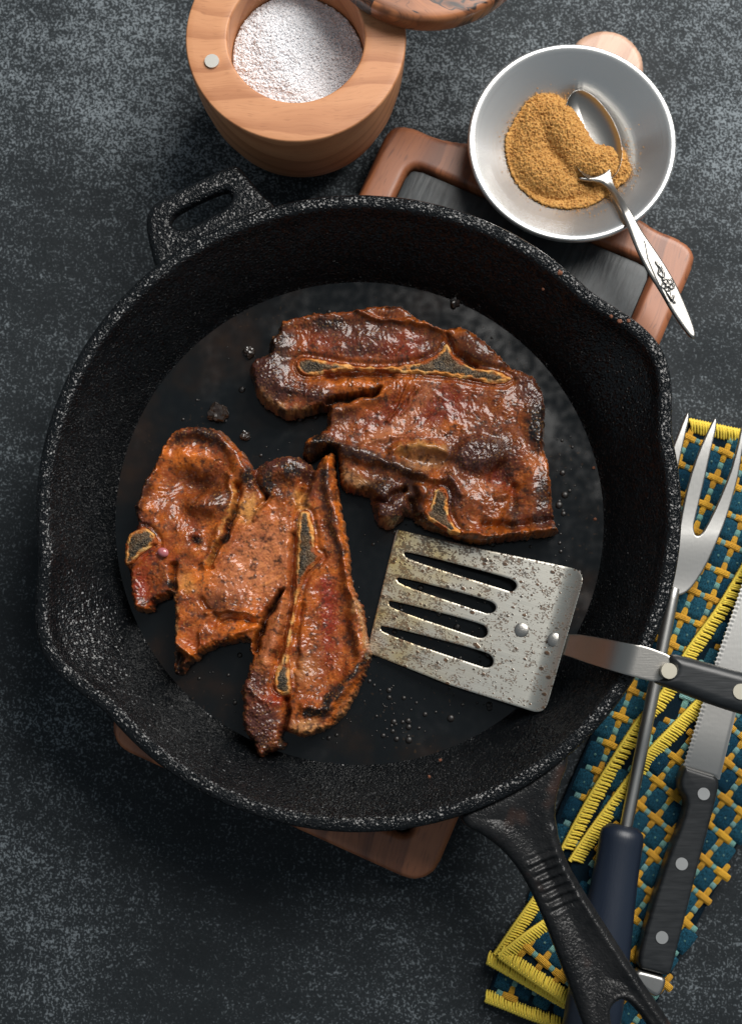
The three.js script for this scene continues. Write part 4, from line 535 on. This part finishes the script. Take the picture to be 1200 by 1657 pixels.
  layer(polyA, hA, [1003, 1161], [-17.5, 41], [[1113, 690], [1205, 712], [1262, 725], [1240, 895], [1110, 1085], [1030, 1200], [930, 1350], [1000, 1600], [1010, 1660], [910, 1650], [786, 1606], [830, 1500], [880, 1420], [895, 1330], [960, 1180], [1010, 1060], [1050, 900], [1080, 760]], { inset: 5, low: 0.0005 });
  const polyB = [[1200, 918], [1250, 830], [1262, 1000], [1140, 1160], [1040, 1270], [930, 1410], [960, 1560], [1060, 1720], [1010, 1690], [910, 1626], [787, 1556], [808, 1530], [872, 1442], [905, 1376], [985, 1238], [1033, 1164], [1070, 1130], [1112, 1057]];
  layer(polyB, hB, [1063, 1160], [-17.5, 41], [[1225, 925], [1250, 860], [1262, 1000], [1140, 1160], [1040, 1270], [930, 1410], [960, 1560], [1060, 1720], [1010, 1690], [922, 1606], [812, 1552], [826, 1536], [886, 1450], [922, 1386], [1002, 1250], [1050, 1178], [1086, 1142], [1130, 1072]], { inset: 5, teal: true, low: 0.0030 });
  const polyC = [[1262, 985], [1262, 1240], [1200, 1352], [1163, 1428], [1112, 1522], [1064, 1618], [1040, 1700], [915, 1622], [805, 1546], [897, 1482], [925, 1420], [921, 1392], [960, 1335], [1042, 1223], [1127, 1135]];
  layer(polyC, hC, [1062.5, 1265], [30, -36], [[1262, 1010], [1262, 1240], [1200, 1352], [1163, 1428], [1112, 1522], [1064, 1618], [1040, 1700], [925, 1604], [832, 1544], [905, 1498], [945, 1425], [940, 1400], [975, 1350], [1056, 1240], [1140, 1150]], { inset: 0, low: 0.0065 });
  edging([[1113, 680], [1150, 688], [1205, 700], [1240, 710]], hA, 16);
  edging([[910, 1664], [860, 1648], [820, 1632], [784, 1618]].reverse().map((p) => p).reverse(), hA, 15);
  edging([[908, 1376], [945, 1305], [985, 1238], [1033, 1164], [1070, 1122], [1112, 1052], [1160, 985], [1205, 910]], hB, 16);
  edging([[800, 1545], [835, 1494], [872, 1442]], hB, 15); edging([[915, 1630], [850, 1592], [787, 1556]], hB, 15);
  edging([[921, 1394], [960, 1336], [1042, 1225], [1085, 1178], [1132, 1130]], hC, 16);
  edging([[806, 1546], [850, 1512], [897, 1480]], hC, 15); edging([[918, 1624], [862, 1586], [806, 1547]], hC, 16);
}

// ---------------------------------------------------------------- carving fork
const forkSteel = phys({ rgb: [0.40, 0.395, 0.38], metalness: 1, roughness: 0.40, bumpMap: valueMap(512, 512, (u, v) => 0.5 + 0.3 * noise(u * 200, v * 8, 200, 8) + 0.2 * noise(u * 30, v * 30, 30, 30)), bumpScale: 0.00003 });
const onCloth = 0.0142;
{
  const g = thing('carving_fork', 'three-tined steel fork with a navy blue handle on the cloth', 'fork');
  const lp = chaikin([[1198, 688], [1201, 706], [1194, 762], [1185, 802], [1173, 843], [1158, 880], [1141, 918], [1124, 945], [1114, 956], [1104, 962], [1088, 965], [1072, 956], [1062, 940], [1052, 910], [1048, 875], [1052, 830], [1066, 780], [1084, 730], [1104, 678], [1110, 667], [1112, 680], [1106, 704], [1094, 760], [1084, 820], [1080, 850], [1083, 866], [1091, 868], [1098, 855], [1103, 825], [1112, 780], [1126, 735], [1146, 690], [1154, 676], [1157, 688], [1146, 736], [1136, 785], [1126, 830], [1121, 852], [1123, 864], [1128, 868], [1136, 862], [1143, 850], [1158, 820], [1178, 770], [1189, 727], [1195, 696]], 1);
  const rise = (y) => onCloth + 0.0022 * smooth(960, 860, y) + 0.0035 * smooth(860, 690, y);
  part('head', slab({ loops: [lp], cell: 1.3, map: (x, y) => at(x, y, 0.018), top: (x, y, d) => rise(y) + 0.0022 - 0.0008 * (1 - bulge(d, 2.2)), bottom: (x, y) => rise(y), uv: 0.06 }), forkSteel, g);
  const P3 = (x, y, h) => { const [X, Z] = at(x, y, h); return [X, h, Z]; };
  const rod = []; for (let k = 0; k <= 24; k++) { const t = k / 24; rod.push(P3(mix(1090, 1005, t), mix(952, 1372, t), 0.0172 + 0.001 * t)); }
  part('shaft', tube(rod, (t) => 0.0028 + 0.0005 * smooth(0, 0.06, t), 18), forkSteel, g);
  const hd = []; for (let k = 0; k <= 40; k++) { const t = k / 40; hd.push(P3(mix(1008, 945, t) , mix(1336, 1725, t), 0.0245)); }
  const hr = (t) => (0.0112 + 0.0030 * smooth(0.1, 0.7, t)) * Math.sqrt(Math.max(0.02, 1 - Math.pow(1 - clamp(t / 0.045), 2) * 0.55)) * Math.sqrt(Math.max(0.02, 1 - Math.pow(clamp((t - 0.93) / 0.07), 2)));
  part('handle', tube(hd, hr, 28, 0.82), phys({ rgb: [0.008, 0.014, 0.028], roughness: 0.40, bumpMap: ironBump, bumpScale: 0.00006, clearcoat: 0.1, clearcoatRoughness: 0.4 }), g);
}
// ---------------------------------------------------------------- serrated knife
const blackGrip = phys({ map: colorMap(256, 256, (u, v) => { const a = fbm(u * 5, v * 30, 4); return mix3([0.008, 0.0095, 0.011], [0.022, 0.024, 0.026], clamp(0.5 + a)); }), roughness: 0.4, bumpMap: valueMap(256, 256, (u, v) => 0.5 + 0.5 * fbm(u * 6, v * 60, 4)), bumpScale: 0.00006 });
const rivetMat = phys({ rgb: [0.55, 0.55, 0.54], metalness: 1, roughness: 0.42 });
{
  const g = thing('bread_knife', 'serrated steel knife with black riveted handle lying on the cloth', 'knife');
  const K = crop(760, 1080, 2.727), edge = [];
  const cut = [[1104, 1244], [1135, 1141], [1157, 1071], [1200, 947], [1232, 850]];
  for (let i = 0; i + 1 < cut.length; i++) { const a = cut[i], b = cut[i + 1], l = Math.hypot(b[0] - a[0], b[1] - a[1]), n = Math.round(l / 7.2), q = norm2([b[0] - a[0], b[1] - a[1]]); for (let k = 0; k < n; k++) for (const [t, o] of [[0, -2.0], [0.2, 0.3], [0.5, 1.1], [0.8, 0.3]]) { const s = (k + t) / n; edge.push([mix(a[0], b[0], s) - q[1] * o, mix(a[1], b[1], s) + q[0] * o]); } }
  const blade = [...edge, [1248, 806], [1262, 800], [1262, 866], [1242, 950], [1190, 1156], [1164, 1262]];
  const bt = (x, y, d) => 0.0190 + 0.0006;
  part('blade', slab({ loops: [blade], cell: 1.2, map: flatAt(0.0195), sharp: true, top: (x, y, d) => 0.0192 - 0.0004 * (1 - smooth(0, 7, d)), bottom: () => 0.0178, uv: 0.06 }), phys({ rgb: [0.40, 0.395, 0.38], metalness: 1, roughness: 0.40, bumpMap: forkSteel.bumpMap, bumpScale: 0.00003 }), g);
  const hp = K([[946, 430], [960, 440], [1030, 462], [1106, 486], [1084, 590], [1060, 685], [1010, 865], [960, 1065], [900, 1300], [886, 1352], [870, 1364], [800, 1344], [734, 1328], [760, 1200], [800, 1060], [840, 930], [885, 800], [930, 690], [952, 612], [950, 575], [930, 545], [922, 515], [926, 475]]);
  const top = (x, y, d) => 0.0232 + 0.0030 * bulge(d, 7) + 0.0008 * bulge(d, 30);
  part('handle', slab({ loops: [chaikin(hp, 2)], cell: 1.6, map: flatAt(0.0255), top, bottom: (x, y, d) => 0.0148 + 0.002 * (1 - bulge(d, 6)), uv: 0.06 }), blackGrip, g);
  for (const [x, y, q] of K([[1030, 558], [933, 867], [846, 1192]])) { const [X, Z] = at(x, y, 0.0272); part('rivet', new THREE.CylinderGeometry(0.0031, 0.0032, 0.004, 32).translate(X, 0.0254, Z), rivetMat, g); }
  part('end_cap', slab({ loops: [chaikin(K([[733, 1331], [801, 1348], [868, 1367], [862, 1410], [848, 1440], [828, 1458], [800, 1448], [760, 1420], [722, 1380]]), 1)], cell: 1.6, map: flatAt(0.0255), top: (x, y, d) => 0.0226 + 0.0032 * bulge(d, 7), bottom: (x, y, d) => 0.0150 + 0.002 * (1 - bulge(d, 6)), uv: 0.06 }), forkSteel, g);
}
// ---------------------------------------------------------------- slotted spatula
{
  const g = thing('spatula', 'slotted steel spatula with black handle, spattered with brown grease', 'spatula');
  const K = crop(570, 840, 1.905);
  const s0 = [605, 955], dir = norm2([1083 - 605, 1086 - 955]);
  const run = (x, y) => (x - s0[0]) * dir[0] + (y - s0[1]) * dir[1];
  const lift = (x, y) => { const s = run(x, y); return 0.0242 + 0.0150 * clamp(s / 330) + 0.0400 * smooth(285, 440, s); };
  const outline = rounded(K([[136, 32], [400, 93], [718, 160], [590, 604], [300, 512], [44, 410]]), [3, 0, 26, 22, 0, 3]);
  const slots = [[[156, 106], [168, 99], [478, 180], [503, 194], [507, 210], [492, 226], [470, 219], [168, 125]], [[134, 184], [146, 178], [418, 249], [442, 264], [441, 284], [420, 293], [398, 287], [146, 203]], [[108, 256], [120, 250], [394, 320], [417, 338], [415, 360], [396, 369], [370, 361], [120, 277]], [[83, 333], [95, 327], [408, 407], [434, 427], [434, 450], [416, 460], [386, 452], [95, 353]]].map((p) => chaikin(K(p), 2));
  const spots = []; { const r = mulberry(99); for (let i = 0; i < 640; i++) { const u = r(), v = r(), big = r(); if (fbm(u * 6, v * 6 + 3, 2) < -0.12 && i % 3) continue; spots.push([u, v, 0.0018 + 0.0085 * Math.pow(big, 6) + 0.0026 * big]); } }
  const cellOf = new Map(); spots.forEach((s, i) => { const a = Math.floor(s[0] * 24), b = Math.floor(s[1] * 24); for (let p = -1; p < 2; p++) for (let q = -1; q < 2; q++) { const k = (a + p) * 64 + b + q; if (!cellOf.has(k)) cellOf.set(k, []); cellOf.get(k).push(i); } });
  const spot = (u, v) => { let m = 0; for (const i of cellOf.get(Math.floor(u * 24) * 64 + Math.floor(v * 24)) ?? []) { const s = spots[i], d = Math.hypot(u - s[0], v - s[1]) + 0.0016 * noise(u * 160, v * 160); m = Math.max(m, smooth(s[2] * 1.1, s[2] * 0.8, d)); } return m; };
  const crust = (u, v) => { const n = fbm(u * 18 + 3, v * 18, 4), f = noise(u * 120, v * 120) + 0.6 * noise(u * 60 + 8, v * 60), w = smooth(0.55, 0.0, u) * 0.5 + smooth(0.62, 1.0, v) * 0.35 * smooth(1, 0.4, u) + 0.16; return smooth(0.50 - w * 1.05, 0.80 - w * 0.9, f + n * 1.5); };
  const film = (u, v) => smooth(0.55, 0.0, u + 0.22 * fbm(u * 5, v * 5, 3)) * clamp(0.6 + 0.9 * fbm(u * 8 + 2, v * 8, 3));
  const dirt = (u, v) => clamp(Math.max(spot(u, v), 0.85 * crust(u, v)));
  const dcol = colorMap(1024, 1024, (u, v) => { const k = dirt(u, v), f = film(u, v); const c = mix3([0.60, 0.59, 0.55], [0.58, 0.44, 0.18], clamp(0.10 + f * 0.9)); return mix3(c, mix3([0.090, 0.034, 0.006], [0.014, 0.007, 0.003], clamp(0.5 + noise(u * 60, v * 60))), k * 0.95); });
  const dmet = valueMap(1024, 1024, (u, v) => 1 - 0.95 * dirt(u, v));
  const drough = valueMap(1024, 1024, (u, v) => 0.42 + 0.04 * noise(u * 6, v * 300) - 0.1 * dirt(u, v));
  const dbump = valueMap(1024, 1024, (u, v) => 0.1 + 0.9 * spot(u, v) + 0.03 * noise(u * 5, v * 260));
  const bladeMat = phys({ map: dcol, metalnessMap: dmet, metalness: 1, roughnessMap: drough, roughness: 1, bumpMap: dbump, bumpScale: 0.00018 });
  const geo = slab({ loops: [outline, ...slots], cell: 1.6, sharp: true, map: (x, y) => at(x, y, lift(x, y)), top: (x, y, d) => lift(x, y) + 0.0011 - 0.0003 * (1 - bulge(d, 2)), bottom: lift, uv: 1 });
  { const p = geo.attributes.position, uv = geo.attributes.uv, o = at(594, 1048, 0.0242), e = at(918, 1150, 0.05), q = norm2([e[0] - o[0], e[1] - o[1]]); for (let i = 0; i < p.count; i++) { const dx = p.getX(i) - o[0], dz = p.getZ(i) - o[1]; uv.setXY(i, 0.03 + (dx * q[0] + dz * q[1]) / 0.122, 0.12 + (dx * q[1] - dz * q[0]) / 0.088); } }
  part('blade', geo, bladeMat, g);
  const shaft = K([[604, 362], [676, 353], [760, 366], [868, 388], [900, 392], [985, 424], [990, 450], [960, 500], [930, 502], [870, 488], [740, 450], [660, 421], [596, 402]]);
  part('shank', slab({ loops: [chaikin(shaft, 1)], cell: 1.5, sharp: true, map: (x, y) => at(x, y, lift(x, y) + 0.001), top: (x, y, d) => lift(x, y) + (run(x, y) < 322 ? -0.0002 : 0.0024) - 0.0002 * (1 - bulge(d, 2)), bottom: (x, y) => lift(x, y) - (run(x, y) < 322 ? 0.0016 : -0.0006), uv: 0.05 }), steelPlain, g);
  for (const [x, y] of K([[521, 342], [623, 372]])) { const [X, Z] = at(x, y, lift(x, y) + 0.002); const q = new THREE.SphereGeometry(0.0037, 28, 14, 0, Math.PI * 2, 0, Math.PI / 2).scale(1, 0.26, 1); q.rotateZ(0.12).translate(X, lift(x, y) + 0.0010, Z); part('rivet', q, steelPlain, g); }
  const hl = K([[972, 424], [990, 414], [1030, 424], [1200, 470], [1330, 505], [1480, 548], [1530, 580], [1520, 650], [1480, 668], [1330, 640], [1200, 602], [1100, 570], [1010, 535], [950, 512], [925, 500], [962, 490], [984, 470]]);
  part('handle', slab({ loops: [chaikin(hl, 2)], cell: 1.8, map: (x, y) => at(x, y, 0.083), top: (x, y, d) => 0.0800 + 0.0062 * bulge(d, 17), bottom: (x, y, d) => 0.0795 - 0.0035 * bulge(d, 14), uv: 0.06 }), blackGrip, g);
  for (const [x, y] of K([[975, 468], [1196, 532]])) { const [X, Z] = at(x, y, 0.0866); part('rivet', new THREE.CylinderGeometry(0.0037, 0.0038, 0.004, 36).translate(X, x < 1100 ? 0.0848 : 0.0848, Z), phys({ rgb: [0.60, 0.56, 0.46], metalness: 1, roughness: 0.4 }), g); }
}
// ---------------------------------------------------------------- burnt crumbs, bubbles and drops in the pan
{
  const r = mulberry(314);
  const crumbMat = phys({ rgb: [0.022, 0.014, 0.010], roughness: 0.3, clearcoat: 0.6, clearcoatRoughness: 0.1 });
  const lump = (s, seed) => { const q = new THREE.IcosahedronGeometry(1, 3), p = q.attributes.position; for (let i = 0; i < p.count; i++) { const x = p.getX(i), y = p.getY(i), z = p.getZ(i), k = 1 + 0.45 * noise(x * 1.6 + seed, z * 1.6 + y * 1.3) + 0.2 * noise(x * 4, z * 4 + y * 3 + seed); p.setXYZ(i, x * k * s, y * k * s * 0.6, z * k * s); } q.computeVertexNormals(); return q; };
  const big = [[353, 668, 0.0050, 'burnt dark crumb on the pan floor above the orange-brown chop'], [403, 570, 0.0028, 'small burnt crumb beside the charred tip of the darker chop'], [397, 705, 0.0026, 'small burnt crumb between the two chops'], [736, 489, 0.0026, 'round glossy drop on the pan floor behind the darker chop']];
  for (const [x, y, s, l] of big) { const [X, Z] = at(x, y, 0.0236 + s * 0.4); tag(part(l.includes('drop') ? 'oil_drop' : 'burnt_crumb', lump(s, x).translate(X, 0.0236 + s * 0.45, Z), crumbMat, scene), l, l.includes('drop') ? 'drop' : 'crumb'); }
  const g = thing('fat_bubbles', 'tiny oil bubbles and burnt specks scattered over the pan floor', 'bubbles'); g.userData.kind = 'stuff';
  const ball = new THREE.SphereGeometry(1, 12, 8), n = 520, im = new THREE.InstancedMesh(ball, phys({ rgb: [0.010, 0.008, 0.007], roughness: 0.4 }), n), M = new THREE.Matrix4(); im.name = 'oil_bubbles'; im.userData.kind = 'stuff';
  for (let i = 0; i < n;) { const a = r() * 6.2832, q = Math.sqrt(r()) * 0.120, x = Math.cos(a) * q, z = Math.sin(a) * q; const dens = 0.12 + 0.88 * smooth(-0.02, 0.08, x * 0.45 + z * 0.9); if (r() > dens * clamp(0.5 + 1.6 * fbm(x * 30 + 3, z * 30, 2))) continue; const s = 0.0004 + 0.0016 * Math.pow(r(), 4); M.makeScale(s, s * 0.6, s).setPosition(PAN.x + x, 0.0235, PAN.z + z); im.setMatrixAt(i++, M); }
  g.add(im);
  const rust = thing('browned_crumbs', 'tiny reddish-brown crumbs stuck on the skillet rim and wall', 'crumbs'); rust.userData.kind = 'stuff';
  const bits = []; for (const [x, y, h, k] of [[905, 441, 0.0750, 1.1], [988, 512, 0.0735, 0.8], [1002, 520, 0.0730, 1.0], [1016, 519, 0.0728, 0.9], [878, 468, 0.066, 0.6], [497, 1091, 0.047, 0.8], [712, 1230, 0.036, 0.7], [694, 1257, 0.046, 0.7], [960, 757, 0.0238, 0.7], [962, 840, 0.0238, 0.7]]) { const [X, Z] = at(x, y, h); bits.push(lump(0.0011 * k, x * 0.37).translate(X, h, Z)); }
  part('crumb_bits', mergeGeometries(bits), phys({ rgb: [0.16, 0.055, 0.025], roughness: 0.7 }), rust).userData.kind = 'stuff';
}

scene.traverse((o) => { if (o.isMesh) { o.castShadow = true; o.receiveShadow = true; } });
renderer.render(scene, camera);
